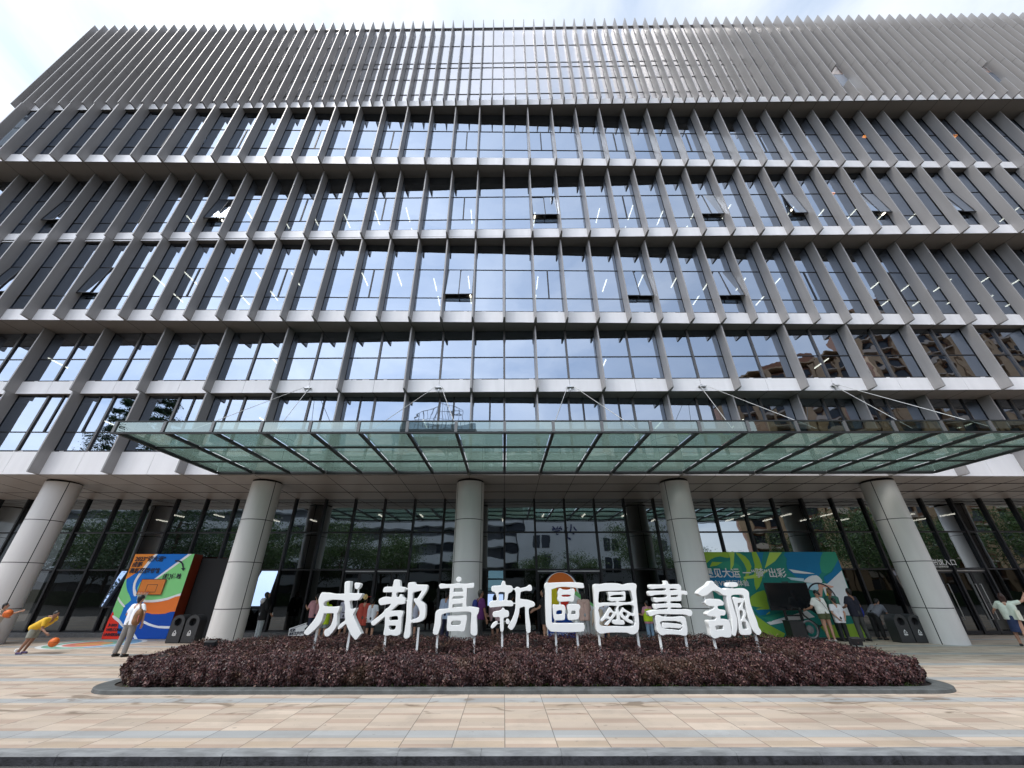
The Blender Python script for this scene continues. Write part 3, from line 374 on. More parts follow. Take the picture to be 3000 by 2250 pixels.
for q, k in enumerate(order):
    s = ST[k]; pk = P(k); zb, zs, zt = s['zb'], s['zs'], s['zt']
    step = {'T': .5, '6': 1, '5': 1, '4': 1, '3': 1, '2': 1}[k]
    # white sill band with panel joints
    mb = MB(); mb.slope(pk, XL, XR, .012, .03, zb+.001, zs-.001, 1)
    xs = [XL]+[n*MOD for n in range(-20, 30) if n*MOD < XR]+[XR]
    for x0, x1 in zip(xs[:-1], xs[1:]): mb.slope(pk, x0+.006, x1-.006, 0, .0115, zb, zs)
    part('sill_band', mb, [WHITE, JOINT])
    # dark shadow gap over the sill, clips along it
    mb = MB(); mb.slope(pk, XL, XR, .05, .085, zs, zs+.075)
    for c in range(60):
        X = random.uniform(XL, XR); mb.slope(pk, X, X+random.uniform(.1, .3), .035, .047, zs+.02, zs+.045, 1)
    part('sill_gap', mb, [DARK, WHITE])
    # underside of the storey, back to the wall below
    if k != '2':
        pl = P(order[q+1]); mb = MB()
        n0 = -20.5 if k == 'T' else -20
        def und(x0, x1, z0, z1, m, d0=.03):
            mb.hexa([(x0, pk(x0)+d0, z0), (x1, pk(x1)+d0, z0), (x1, pl(x1)+.06, z0), (x0, pl(x0)+.06, z0), (x0, pk(x0)+d0, z1), (x1, pk(x1)+d0, z1), (x1, pl(x1)+.06, z1), (x0, pl(x0)+.06, z1)], m)
        und(XL, XR, zb+.012, zb+.10, 0, .055)
        for n in range(-20, 30): und(n*MOD-.009, n*MOD+.009, zb+.009, zb+.05, 1, .06)
        mb.slope(pk, XL, XR, .03, .055, zb+.03, zb+.1, 1)
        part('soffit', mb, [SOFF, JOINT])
    # fins
    if k == 'T':
        for i in range(-41, 57):
            X = i*.7; mb = MB(); p = pk(X); segs = [(zb, 30.50), (30.52, 35.02), (35.04, 36.72)]
            if i in (29, 42): segs = [(zb, 28.2), (30.0, 30.50), (30.52, 35.02), (35.04, 36.72)]
            if len(segs) == 4: lo = MB(); fin(lo, X, p, *segs[0], wd=(.022, .045)); part('louvre_fin', lo, FIN); segs = segs[1:]
            for a, b2 in segs: fin(mb, X, p, a, b2, wd=(.022, .045))
            mb.box(X-.02, X+.02, p-.3, p+.02, 30.4, 30.6, 1); mb.box(X-.02, X+.02, p-.3, p+.02, 34.95, 35.12, 1)
            part('louvre_fin', mb, [FIN, JOINT])
    elif k == '6':
        mb = MB()
        for n in range(-20, 28): fin(mb, n*MOD, pk(n*MOD), zb, zt)
        tag(part('window_fin', mb, FIN, label='row of grey fins on the storey under the louvres'), kind='stuff')
    elif k in '54':
        for n in range(-19, 23):
            mb = MB(); fin(mb, n*MOD, pk(n*MOD), zb, zt); part('window_fin', mb, FIN)
    else:
        for n in range(-17 if k == '2' else -19, 18, 2):
            mb = MB(); fin(mb, n*MOD, pk(n*MOD), zb, zt); part('window_fin', mb, FIN)
    # glazing
    def pane(mb, xa, xb, z0, z1, d=.07, m=0): mb.quad((xa, pk(xa)+d, z0), (xb, pk(xb)+d, z0), (xb, pk(xb)+d, z1), (xa, pk(xa)+d, z1), m)
    if k == 'T':
        mb = MB(); zz = [zs]+s['tr']+[zt]
        for i in range(-41, 58):
            for a, b2 in zip(zz[:-1], zz[1:]): pane(mb, i*.7, (i+1)*.7, a, b2)
        for z in s['tr']: mb.slope(pk, XL, XR, .045, .068, z-.02, z+.02, 1)
        part('louvre_glazing', mb, [GLASS_T, MULL])
        for i in (28, 29, 41, 42):
            lo = MB(); pane(lo, i*.7+.04, (i+1)*.7-.04, 28.2, 29.73, .04); part('clear_pane', lo, GLASS, label='dark clear pane seen through the gap in the louvres')
        mb = MB(); mb.slope(pk, XL, XR, -.01, .25, 36.54, 36.62); part('parapet_cap', mb, FIN)
    elif k in '654':
        OPEN = {'5': (-17, -11, 1, 7, 10, 13, 16), '4': (-14, -17, -2, 4, 7)}.get(k, ())
        whole = MB()
        for n in range(-20, 28 if k == '6' else 22):
            mb = whole if k == '6' else MB(); xa, xb = n*MOD, (n+1)*MOD; z1, z2 = s['tr']
            pane(mb, xa, xb, zs, z1); pane(mb, xa, xb, z2, zt)
            for z in (z1, z2): mb.slope(pk, xa+.05, xb-.05, .045, .068, z-.013, z+.013, 1)
            split = (n % 3) == 1; xm = (xa+xb)/2
            if n not in OPEN or k == '6':
                if split:
                    pane(mb, xa, xm, z1, z2); pane(mb, xm, xb, z1, z2); mb.slope(pk, xm-.03, xm+.03, .04, .068, z1+.02, z2-.02, 1)
                else: pane(mb, xa, xb, z1, z2)
            else:
                mb.slope(pk, xm-.035, xm+.035, .045, .10, z1+.02, z2-.02, 1)
            if k != '6':
                wo = part('window', mb, [GLASS, DARK])
            if n in OPEN and k != '6':
                # top-hung leaves pushed out at the foot
                for xa2, xb2 in ((xa+.08, xm-.02), (xm+.02, xb-.08)):
                    ang = R(random.uniform(6.5, 9.5)) if not (k == '5' and n == 10 and xa2 < xm-.1) else R(.5)
                    y0 = pk((xa2+xb2)/2)+.06; h = z2-z1-.04
                    yb, zb2 = y0-h*math.sin(ang), z2-.02-h*math.cos(ang)
                    sm = MB(); sm.quad((xa2, yb, zb2), (xb2, yb, zb2), (xb2, y0, z2-.02), (xa2, y0, z2-.02))
                    for (ax0, ax1) in ((xa2-.02, xa2), (xb2, xb2+.02)):
                        sm.hexa([(ax0, yb-.02, zb2), (ax1, yb-.02, zb2), (ax1, yb+.02, zb2), (ax0, yb+.02, zb2), (ax0, y0-.02, z2-.02), (ax1, y0-.02, z2-.02), (ax1, y0+.02, z2-.02), (ax0, y0+.02, z2-.02)], 1)
                    sm.box(xa2-.02, xb2+.02, yb-.02, yb+.02, zb2-.03, zb2, 1)
                    part('open_sash', sm, [GLASS, DARK], label='top-hung window leaf pushed open at its foot')
        if k == '6': tag(part('window', whole, [GLASS, DARK]), kind='stuff')
    else:
        z1 = s['tr'][0]
        for n in range(-21, 18, 2):
            mb = MB(); xa, xm, xb = n*MOD, (n+1)*MOD, (n+2)*MOD
            for a, b2 in ((xa, xm), (xm, xb)): pane(mb, a, b2, zs, z1); pane(mb, a, b2, z1, zt)
            mb.slope(pk, xm-.042, xm+.042, .01, .068, zs+.02, zt, 2)
            mb.slope(pk, xa+.05, xm-.05, .045, .068, z1-.02, z1+.02, 1); mb.slope(pk, xm+.05, xb-.05, .045, .068, z1-.02, z1+.02, 1)
            if k == '2' and ((n+21)//2) % 2 == 1:
                pass
            if k == '2':
                xs = xm+.62 if (n % 4) == 1 else xm-.62
                mb.slope(pk, xs-.035, xs+.035, .03, .068, z1+.02, zt, 1)
            part('window', mb, [GLASS, DARK, MULL])
    # rooms behind the glass: floor, ceiling, back wall and strip lights
    zc = zt-.28 if k != 'T' else 36.2
    mb = MB(); dpt = 7.0
    mb.hexa([(XL+.2, pk(XL)+.3, zc), (XR-.2, pk(XR)+.3, zc), (XR-.2, pk(XR)+dpt, zc), (XL+.2, pk(XL)+dpt, zc), (XL+.2, pk(XL)+.3, zc+.1), (XR-.2, pk(XR)+.3, zc+.1), (XR-.2, pk(XR)+dpt, zc+.1), (XL+.2, pk(XL)+dpt, zc+.1)])
    mb.slope(pk, XL+.2, XR-.2, dpt, dpt+.1, zb+.2, zc)
    mb.slope(pk, XL+.2, XR-.2, .16, dpt, zb+.12, zb+.30)
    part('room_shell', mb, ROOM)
    if k in '5432':
        for X in np.arange(-23.2, 31, {'5': 1.9, '4': 1.9, '3': 5.6, '2': 3.8}[k]):
            if random.random() < .3: continue
            X = float(X)+.35; sm = MB(); yy = pk(X)+random.choice((1.7, 1.9, 2.1)); sm.box(X-.022, X+.022, yy, yy+1.0, zc-.05, zc-.01)
            if k in '54' and random.random() < .45: sm.box(X-.022, X+.022, yy+1.5, yy+2.3, zc-.05, zc-.01)
            part('ceiling_light', sm, STRIP)
    if k in 'T654':
        for X in {'T': (20.6, 29.75), '6': (21.3, 26.6), '5': (17.6,), '4': (23.0, 29.5)}[k]:
            sm = MB(); sm.box(X, X+.22, pk(X)+.25, pk(X)+.45, zt-1.35 if k != 'T' else 29.6, zt-1.28 if k != 'T' else 29.68); part('exit_lamp', sm, WARM, label='small orange lamp behind the glass')
# pale blind panels behind the louvre glazing
mb = MB(); pt = P('T'); mb.slope(pt, XL+.3, XR-.3, .55, .6, 27.4, 33.4); mb.slope(pt, XL+.3, XR-.3, .55, .6, 33.62, 34.0); mb.slope(pt, XL+.3, XR-.3, .55, .6, 34.3, 36.1)
part('blind', mb, mat('pale_blind', (.46, .45, .47), .8, ns=.5, na=.12))
# end wall, roof, back
END = mat('end_wall_panel', (.36, .35, .34), .6, ns=.6, na=.08)
mb = MB(); mb.box(XL-.02, XL+.1, 12.9, 34, 27, 36.5); mb.box(XL-.02, XL+.1, 13.6, 34, 9, 27); mb.box(XL-.02, XL+.1, 15.4, 34, 5.7, 9); mb.box(XL+.1, XR, 33.9, 34, 0, 36.5); mb.box(XR, XR+.1, 12.9, 34, 5.7, 36.5)
part('end_wall', mb, END)
mb = MB(); mb.box(XL, XR, 13.2, 33.9, 36.25, 36.45); part('roof', mb, END)

# ---- open ground storey: sloping soffit, columns, entrance glazing
GY = 18.8
mb = MB(); p2 = P('2')
def sof(x0, x1, dz0, dz1, m):
    y0a, y0b = p2(x0)+.045, p2(x1)+.045
    mb.hexa([(x0, y0a, 5.655+dz0), (x1, y0b, 5.655+dz0), (x1, GY+.2, 5.45+dz0), (x0, GY+.2, 5.45+dz0), (x0, y0a, 5.655+dz1), (x1, y0b, 5.655+dz1), (x1, GY+.2, 5.45+dz1), (x0, GY+.2, 5.45+dz1)], m)
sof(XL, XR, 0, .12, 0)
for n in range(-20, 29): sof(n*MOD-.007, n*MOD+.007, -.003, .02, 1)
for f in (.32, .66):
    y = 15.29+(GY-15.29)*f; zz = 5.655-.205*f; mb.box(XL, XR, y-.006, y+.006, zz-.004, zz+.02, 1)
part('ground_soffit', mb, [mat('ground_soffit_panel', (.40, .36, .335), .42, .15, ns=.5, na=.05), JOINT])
COLM = mat('column_panel', (.63, .615, .605), .42, ns=2.5, na=.06, stretch=(1, 1, .15))
def column():
    mb = MB(); n = 64; r = .56
    def ring(z, rr): return [(rr*math.cos(2*math.pi*i/n), rr*math.sin(2*math.pi*i/n), z) for i in range(n)]
    zs_ = [0, .03, 1.075, 1.085, 1.085+.0, 2.575, 2.585, 4.075, 4.085, 5.63]
    segs = [(0.0, 1.070), (1.094, 2.570), (2.594, 4.070), (4.094, 5.55)]
    for a, b2 in segs:
        va = ring(a, r); vb = ring(b2, r); mb.add(va+vb, [(i, (i+1) % n, n+(i+1) % n, n+i) for i in range(n)])
    mb.frus((0, 0, .0), (0, 0, 5.64), r-.02, r-.02, 48, 1)
    for deg in (-30, 90, 210):      # vertical joints
        t = R(deg); c, s2 = math.cos(t), math.sin(t)
        q = lambda rr, o, z: (rr*c-o*s2, rr*s2+o*c, z)
        mb.hexa([q(r-.03, -.013, 0), q(r+.002, -.013, 0), q(r+.002, .013, 0), q(r-.03, .013, 0), q(r-.03, -.013, 5.56), q(r+.002, -.013, 5.56), q(r+.002, .013, 5.56), q(r-.03, .013, 5.56)], 1)
    me = mb.mesh('column', [COLM, JOINT]); me.polygons.foreach_set('use_smooth', [p.normal.z < .5 for p in me.polygons]); return me
cme = column()
for i in range(-3, 4):
    o = bpy.data.objects.new('column', cme); C.objects.link(o); o.parent = LIB; o.location = (-1.4+8.4*i, 16.13-15, 0)
doors = [(-5, -3), (1, 3), (13, 15)]
isdoor = lambda n: any(a <= n < b for a, b in doors)
PLM = mat('plinth_granite', (.125, .125, .125), .55, ns=12, na=.25)
for a, b2 in ((-21, -5), (-3, 1), (3, 13), (15, 29)): part('plinth', MB().box(a*MOD, b2*MOD, 18.32, GY+.3, .0, .155), PLM)
SASH = {-12: 1, -8: 1, -1: .5, 12: 1}     # bays whose lower light is pushed open
for n in range(-21, 29):
    mb = MB(); xa, xb = n*MOD, (n+1)*MOD
    def gp(z0, z1, x0=xa, x1=xb): mb.quad((x0, GY, z0), (x1, GY, z0), (x1, GY, z1), (x0, GY, z1))
    gp(3.97, 5.46); gp(2.44, 3.97)
    if n in SASH:
        lo = MB(); lo.quad((xa, GY, .15), (xb, GY, .15), (xb, GY, 1.02), (xa, GY, 1.02))
        if SASH[n] < 1: lo.quad((xa, GY, 1.02), (xa+.68, GY, 1.02), (xa+.68, GY, 2.44), (xa, GY, 2.44))
        part('entrance_pane', lo, GLASS_L)
    elif not isdoor(n): mb.quad((xa, GY, .15), (xb, GY, .15), (xb, GY, 2.44), (xa, GY, 2.44), 1)
    part('entrance_pane', mb, [GLASS_G, GLASS_L])
mb = MB()
for n in range(-20, 29): mb.box(n*MOD-.04, n*MOD+.04, GY-.11, GY-.002, .157, 5.45)
part('entrance_mullion', mb, DARK, label='black mullions of the ground floor glazing')
mb = MB()
for n in range(-21, 29):
    for z in (2.44, 3.97): mb.box(n*MOD+.042, (n+1)*MOD-.042, GY-.06, GY-.003, z-.03, z+.03)
    if not isdoor(n): mb.box(n*MOD+.042, (n+1)*MOD-.042, GY-.05, GY-.003, .157, .2)
part('entrance_transom', mb, DARK)
for n, wd in SASH.items():
    xa, xb = n*MOD+.06, (n+1)*MOD-.06
    if wd < 1: xa = n*MOD+.70
    ang = R(11 if n == -12 else 14); z2 = 2.40; h = 1.36; y0 = GY-.03; yb, zb2 = y0-h*math.sin(ang), z2-h*math.cos(ang)
    sm = MB(); sm.quad((xa, yb, zb2), (xb, yb, zb2), (xb, y0, z2), (xa, y0, z2)); sm.box(xa, xb, yb-.02, yb+.02, zb2-.05, zb2, 1)
    for a, b2 in ((xa-.03, xa), (xb, xb+.03)):
        sm.hexa([(a, yb-.02, zb2), (b2, yb-.02, zb2), (b2, yb+.02, zb2), (a, yb+.02, zb2), (a, y0-.02, z2), (b2, y0-.02, z2), (b2, y0+.02, z2), (a, y0+.02, z2)], 1)
    part('open_sash', sm, [glass('open_pane_%d' % (n+30), (.33, .41, .56), (.2, .2, .2), base=.9, edge=.1, wav=.1), DARK], label='ground floor window leaf pushed open, mirroring the sky')
for a, b2 in doors:
    for n in range(a, b2):
        xa, xb = n*MOD+.05, (n+1)*MOD-.05; xm = (xa+xb)/2
        for l, (x0, x1) in enumerate(((xa, xm-.01), (xm+.01, xb))):
            sm = MB(); y = GY+.02
            sm.quad((x0+.05, y, .15), (x1-.05, y, .15), (x1-.05, y, 2.28), (x0+.05, y, 2.28))
            for q0, q1 in ((x0, x0+.05), (x1-.05, x1)): sm.box(q0, q1, y-.03, y+.03, .03, 2.34, 1)
            sm.box(x0+.05, x1-.05, y-.03, y+.03, 2.28, 2.34, 1); sm.box(x0+.05, x1-.05, y-.03, y+.03, .03, .15, 1)
            d = part('door', sm, [GLASS_L, DARK])
            hx = x1-.10 if l == 0 else x0+.10; hm = MB(); hm.tube([(hx, y-.04, .55), (hx, y-.10, .55), (hx, y-.10, 1.85), (hx, y-.04, 1.85)], .014)
            h = hm.build('handle', CHROME); h.parent = d
        sm = MB(); sm.box(xa, xb, GY-.02, GY+.04, 2.352, 2.40); part('door_head', sm, CHROME)
# hall behind the entrance glazing
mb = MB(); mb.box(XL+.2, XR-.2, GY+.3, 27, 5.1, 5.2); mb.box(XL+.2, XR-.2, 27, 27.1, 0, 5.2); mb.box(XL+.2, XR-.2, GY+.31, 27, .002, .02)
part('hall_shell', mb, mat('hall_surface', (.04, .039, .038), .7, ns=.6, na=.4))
for X in np.arange(-19, 24, 2.1):
    for yy in (20.6, 22.2):
        if random.random() < .62:
            sm = MB(); sm.box(float(X)-.03, float(X)+.03, yy, yy+.8, 5.03, 5.08); part('ceiling_light', sm, STRIP)
INK = mat('sign_white', (.82, .82, .82), .5, ns=3, na=.03)
for s_, X, Z, sz in (('图书馆入口', 18.42, 2.60, .27), ('LIBRARY ENTRANCE', 18.56, 2.50, .085)):
    o = text('door_lettering', s_, sz, INK, None, (X, GY-.12, Z), label='white lettering over the right entrance doors'); o.parent = LIB; o.matrix_parent_inverse = Matrix.Translation((0, -15, 0))

# ---- glass canopy on rafters
CAN = part('entrance_canopy', MB().box(-11.2, 16.8, 15.02, 15.14, 5.672, 5.95), STEEL, label='green glass canopy on dark rafters over the entrance')
def cpart(name, mb, mats):
    o = mb.build(name, mats); o.parent = CAN; return o
zc = lambda y: 5.67
for n in range(-8, 13):
    X = n*MOD; mb = MB()
    y0, y1 = 10.50, 15.0
    mb.hexa([(X-.042, y0, zc(y0)), (X+.042, y0, zc(y0)), (X+.042, y1, zc(y1)), (X-.042, y1, zc(y1)), (X-.042, y0, zc(y0)+.075), (X+.042, y0, zc(y0)+.075), (X+.042, y1, zc(y1)+.075), (X-.042, y1, zc(y1)+.075)])
    cpart('rafter', mb, STEEL)
    mb = MB(); mb.box(X-.04, X+.04, 10.425, 10.485, 5.67, 5.99); cpart('fascia_post', mb, STEELG)
for n in range(-8, 12):
    xa, xb = n*MOD+.06, (n+1)*MOD-.06; mb = MB(); ys = [10.52, 11.97, 13.54, 15.0]
    for a, b2 in zip(ys[:-1], ys[1:]): mb.quad((xa, a+.02, zc(a)+.085), (xa, b2-.02, zc(b2)+.085), (xb, b2-.02, zc(b2)+.085), (xb, a+.02, zc(a)+.085))
    cpart('roof_glass', mb, GLASS_C)
    mb = MB(); mb.quad((xa-.02, 10.46, 5.69), (xb+.02, 10.46, 5.69), (xb+.02, 10.46, 5.98), (xa-.02, 10.46, 5.98)); cpart('fascia_glass', mb, GLASS_F)
for y in (11.98, 13.55):
    mb = MB(); mb.box(-11.2, 16.8, y-.03, y+.03, zc(y)+.090, zc(y)+.098, 1); mb.box(-11.2, 16.8, y-.022, y+.022, zc(y)+.03, zc(y)+.088, 0); cpart('purlin', mb, [STEEL, WHITE])
mb = MB(); mb.box(-11.25, 16.85, 10.43, 10.50, 5.992, 6.02); mb.box(-11.25, 16.85, 10.435, 10.495, 5.63, 5.668); mb.box(-11.2, 16.8, 10.487, 10.498, 5.69, 5.775); cpart('fascia_rail', mb, STEEL)
for X in (-11.27, 16.83):
    mb = MB(); mb.hexa([(X, 10.5, zc(0)+.01), (X+.02, 10.5, zc(0)+.01), (X+.02, 15, zc(15)+.01), (X, 15, zc(15)+.01), (X, 10.5, 5.98), (X+.02, 10.5, 5.98), (X+.02, 15, zc(15)+.3), (X, 15, zc(15)+.3)]); cpart('side_rail', mb, STEEL)
p3 = P('3')
for n in (-6, -2, 2, 6, 10):
    X = n*MOD; mb = MB(); mb.box(X-.16, X+.16, p3(X)-.11, p3(X)-.002, 9.27, 9.31); mb.box(X-.03, X+.03, p3(X)-.03, p3(X)-.003, 9.15, 9.42)
    cpart('rod_bracket', mb, CHROME)
    for d in (-1, 1):
        mb = MB(); mb.frus((X+.12*d, p3(X)-.10, 9.30), ((n+d)*MOD, 11.1, 5.86), .011, .011, 8); cpart('tie_rod', mb, mat('rod_steel', (.62, .62, .6), .35, .5))

# ================================================================ PLANTER, HEDGE
def rrect(x0, x1, y0, y1, r, n=10):
    pts = []
    for cx, cy, a0 in ((x1-r, y0+r, -90), (x1-r, y1-r, 0), (x0+r, y1-r, 90), (x0+r, y0+r, 180)):
        for i in range(n+1): t = R(a0+90*i/n); pts.append((cx+r*math.cos(t), cy+r*math.sin(t)))
    return pts
HX0, HX1, HY0, HY1 = -7.84, 8.50, 9.20, 12.45
PL = thing('planter', 'long planter bed with a low rounded grey stone edging in front of the entrance', 'planter', (0, 10.8, 0))
o_, i_ = rrect(-8.04, 8.72, 8.92, 12.8, .8), rrect(-7.76, 8.44, 9.20, 12.5, .6); n = len(o_)
mb = MB(); vs = [(x, y-10.8, 0) for x, y in o_]+[(x, y-10.8, .055) for x, y in rrect(-8.035, 8.715, 8.925, 12.795, .8)]+[(x, y-10.8, .065) for x, y in rrect(-8.02, 8.70, 8.94, 12.78, .79)]+[(x, y-10.8, .065) for x, y in i_]+[(x, y-10.8, .0) for x, y in i_]
mb.add(vs, [(k*n+i, k*n+(i+1) % n, (k+1)*n+(i+1) % n, (k+1)*n+i) for k in range(4) for i in range(n)])
mb.build('stone_edging', mat('planter_stone', (.085, .092, .092), .65, ns=5, na=.3, bump=.2, bs=90), PL)
mb = MB(); mb.add([(x, y-10.8, .045) for x, y in i_], [tuple(range(n))]); mb.build('soil', mat('soil', (.035, .025, .018), .95, ns=18, na=.4), PL)

def hedge_leaves():
    NL = 175000
    k = NL
    # sample top, front, back, ends
    W, D = HX1-HX0, HY1-HY0
    x = np.empty(k); y = np.empty(k); z = np.empty(k); nx = np.zeros(k); ny = np.zeros(k); nz = np.zeros(k)
    sel = rng.random(k)
    top = sel < .48; fr = (sel >= .48) & (sel < .86); en = (sel >= .86) & (sel < .96); bk = sel >= .96
    hgt = lambda x, y: .56+.035*np.sin(x*1.3+.5)+.03*np.sin(x*3.1+y*2.2)+.02*np.sin(x*7.3-y*5)+.05*np.clip((y-9.3)/2.4, 0, 1)
    # leaf density favours what is near
    u = rng.random(k)
    x[top] = HX0+W*u[top]; y[top] = HY0+.1+(D-.2)*rng.random(top.sum())**1.5; nz[top] = 1
    x[fr] = HX0+W*u[fr]; y[fr] = HY0; ny[fr] = -1
    right = u > .5
    x[en] = np.where(right[en], HX1, HX0); y[en] = HY0+D*rng.random(en.sum())**1.3; nx[en] = np.where(right[en], 1, -1)
    x[bk] = HX0+W*u[bk]; y[bk] = HY1; ny[bk] = 1
    h = hgt(x, y)
    # rounded plan corners and rounded shoulders
    rc = .95
    cx = np.clip(x, HX0+rc, HX1-rc); cy = np.clip(y, HY0+rc, HY1-rc)
    dx, dy = x-cx, y-cy; dd = np.hypot(dx, dy)
    ov = dd > rc; f = np.where(ov, rc/np.maximum(dd, 1e-6), 1); x = cx+dx*f; y = cy+dy*f
    side = ~top
    z = np.where(top, h, .07+(h-.07)*rng.random(k)**.9)
    # shoulders: pull the edge down as it nears the rim
    rim = np.minimum(np.minimum(x-HX0, HX1-x), np.minimum(y-HY0, HY1-y)).clip(0)
    z = np.where(top, z-.20*np.exp(-rim/.16)-.12*np.exp(-np.minimum(x-HX0, HX1-x)/.7), z)
    tin = np.clip((z/h-.55)/.45, 0, 1)**2*.13; low = np.clip((.22-z)/.22, 0, 1)*.10
    y = np.where(fr, y+tin+low, y); x = np.where(en, x-nx*(tin+low), x); y = np.where(bk, y-tin, y)
    endf = np.exp(-np.minimum(x-HX0, HX1-x)/.7); z = np.where(side, z*(1-.22*endf), z)
    # clumps and depth
    clump = .05*np.sin(x*9.1+z*7)*np.sin(z*13+x*3.7)+.03*np.sin(x*21+y*17)
    off = clump+rng.normal(0, .024, k)-.015
    x += nx*off+rng.normal(0, .012, k); y += ny*off+rng.normal(0, .012, k); z += nz*off*.8
    z = z.clip(.05)
    sh = rng.random(k) < .05; z = np.where(sh & top, z+rng.uniform(0, .075, k), z); y = np.where(sh & fr, y-rng.uniform(0, .06, k), y)
    nrm = np.stack([nx, ny, nz], 1)+rng.normal(0, .55, (k, 3)); nrm[:, 2] += .25
    nrm /= np.linalg.norm(nrm, axis=1, keepdims=True)
    ax = rng.normal(0, 1, (k, 3)); ax[:, 2] += .8; ax -= nrm*(ax*nrm).sum(1, keepdims=True); ax /= np.linalg.norm(ax, axis=1, keepdims=True)
    bx = np.cross(nrm, ax)
    ln = (rng.uniform(.018, .033, k))[:, None]; wd = ln*rng.uniform(.34, .5, (k, 1))
    p = np.stack([x, y, z], 1)
    v = np.stack([p-ax*ln, p+bx*wd+nrm*ln*.12, p+ax*ln, p-bx*wd+nrm*ln*.12], 1).reshape(-1, 3)
    return v.astype(np.float32), k
def quads_mesh(name, v, k, m):
    me = bpy.data.meshes.new(name); me.vertices.add(4*k); me.vertices.foreach_set('co', v.ravel())
    me.loops.add(4*k); me.loops.foreach_set('vertex_index', np.arange(4*k, dtype=np.int32)); me.polygons.add(k)
    me.polygons.foreach_set('loop_start', np.arange(0, 4*k, 4, dtype=np.int32)); me.materials.append(m); me.update(); me.validate(); return me
def leaf_mat(name, stops, rough=.5, transl=.25, patch=None):
    m = bpy.data.materials.new(name); m.use_nodes = True; t = m.node_tree; N = t.nodes; L = t.links; b = N['Principled BSDF']
    g = N.new('ShaderNodeNewGeometry'); r = N.new('ShaderNodeValToRGB'); e = r.color_ramp.elements
    e[0].position, e[0].color = stops[0][0], (*stops[0][1], 1); e[1].position, e[1].color = stops[-1][0], (*stops[-1][1], 1)
    for p, c in stops[1:-1]: q = e.new(p); q.color = (*c, 1)
    L.new(g.outputs['Random Per Island'], r.inputs[0]); src = r.outputs[0]
    if patch:
        tc = N.new('ShaderNodeTexCoord'); n = N.new('ShaderNodeTexNoise'); n.inputs['Scale'].default_value = patch[0]; n.inputs['Detail'].default_value = 3; L.new(tc.outputs['Object'], n.inputs['Vector'])
        r2 = N.new('ShaderNodeValToRGB'); r2.color_ramp.elements[0].position = .52; r2.color_ramp.elements[1].position = .72; L.new(n.outputs['Fac'], r2.inputs[0])
        mx = N.new('ShaderNodeMix'); mx.data_type = 'RGBA'; mx.blend_type = 'MIX'; mm = N.new('ShaderNodeMath'); mm.operation = 'MULTIPLY'; mm.inputs[1].default_value = patch[2]
        L.new(r2.outputs[0], mm.inputs[0]); L.new(mm.outputs[0], mx.inputs[0]); L.new(src, mx.inputs[6]); mx.inputs[7].default_value = (*patch[1], 1); src = mx.outputs[2]
    L.new(src, b.inputs['Base Color']); b.inputs['Roughness'].default_value = rough
    tl = N.new('ShaderNodeBsdfTranslucent'); L.new(src, tl.inputs[0]); ms = N.new('ShaderNodeMixShader'); ms.inputs[0].default_value = transl
    o = N['Material Output']; L.new(b.outputs[0], ms.inputs[1]); L.new(tl.outputs[0], ms.inputs[2]); L.new(ms.outputs[0], o.inputs[0]); return m
HLEAF = leaf_mat('purple_leaf', [(0, (.014, .006, .007)), (.35, (.044, .016, .018)), (.7, (.086, .033, .034)), (.93, (.175, .078, .072)), (1, (.20, .13, .08))], .5, .12, (1.7, (.095, .055, .022), .5))
v, k = hedge_leaves()
hd = thing('hedge', 'long clipped hedge of small dark purple leaves filling the planter bed', 'hedge', (0, 0, 0))
ho = bpy.data.objects.new('foliage', quads_mesh('foliage', v, k, HLEAF)); C.objects.link(ho); ho.parent = hd
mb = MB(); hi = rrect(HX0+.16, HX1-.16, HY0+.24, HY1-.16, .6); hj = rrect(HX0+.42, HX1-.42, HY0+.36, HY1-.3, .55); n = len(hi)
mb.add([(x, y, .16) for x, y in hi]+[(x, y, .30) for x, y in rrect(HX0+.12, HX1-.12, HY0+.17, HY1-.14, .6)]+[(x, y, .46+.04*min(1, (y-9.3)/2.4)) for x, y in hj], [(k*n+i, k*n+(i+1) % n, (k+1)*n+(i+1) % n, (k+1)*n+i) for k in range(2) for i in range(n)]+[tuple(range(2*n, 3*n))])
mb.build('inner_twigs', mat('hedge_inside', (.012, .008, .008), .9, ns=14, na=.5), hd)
mb = MB()
for i in range(420):
    x = random.uniform(HX0+.7, HX1-.7); y = HY0+random.uniform(.10, .4); a = random.uniform(-.12, .12); mb.frus((x, y, .04), (x+a, y+random.uniform(-.12, .08), random.uniform(.2, .34)), .007, .004, 5)
mb.build('stems', mat('hedge_stem', (.085, .058, .042), .8, ns=8, na=.3), hd)['kind'] = 'stuff'
# weeds along the front edging
k = 5200; x = np.where(rng.random(k) < .7, rng.uniform(-2.2, 8.0, k), rng.uniform(HX0+.3, HX1-.3, k)); x = x+.08*np.sin(x*7); keep = (np.sin(x*1.9)+np.sin(x*4.3+1)) > -.5; x = x[keep]; k = len(x)
p = np.stack([x, 9.25+rng.random(k)*.10, .05+rng.random(k)**2*.055], 1); nr = rng.normal(0, 1, (k, 3)); nr[:, 2] = abs(nr[:, 2]); nr /= np.linalg.norm(nr, axis=1, keepdims=True)
ax = np.cross(nr, rng.normal(0, 1, (k, 3))); ax /= np.linalg.norm(ax, axis=1, keepdims=True); bx = np.cross(nr, ax); ln = rng.uniform(.010, .022, (k, 1))
v = np.stack([p-ax*ln, p+bx*ln*.5, p+ax*ln, p-bx*ln*.5], 1).reshape(-1, 3).astype(np.float32)
wd_ = bpy.data.objects.new('weeds', quads_mesh('weeds', v, k, leaf_mat('weed_leaf', [(0, (.05, .09, .015)), (1, (.16, .21, .05))]))); C.objects.link(wd_)
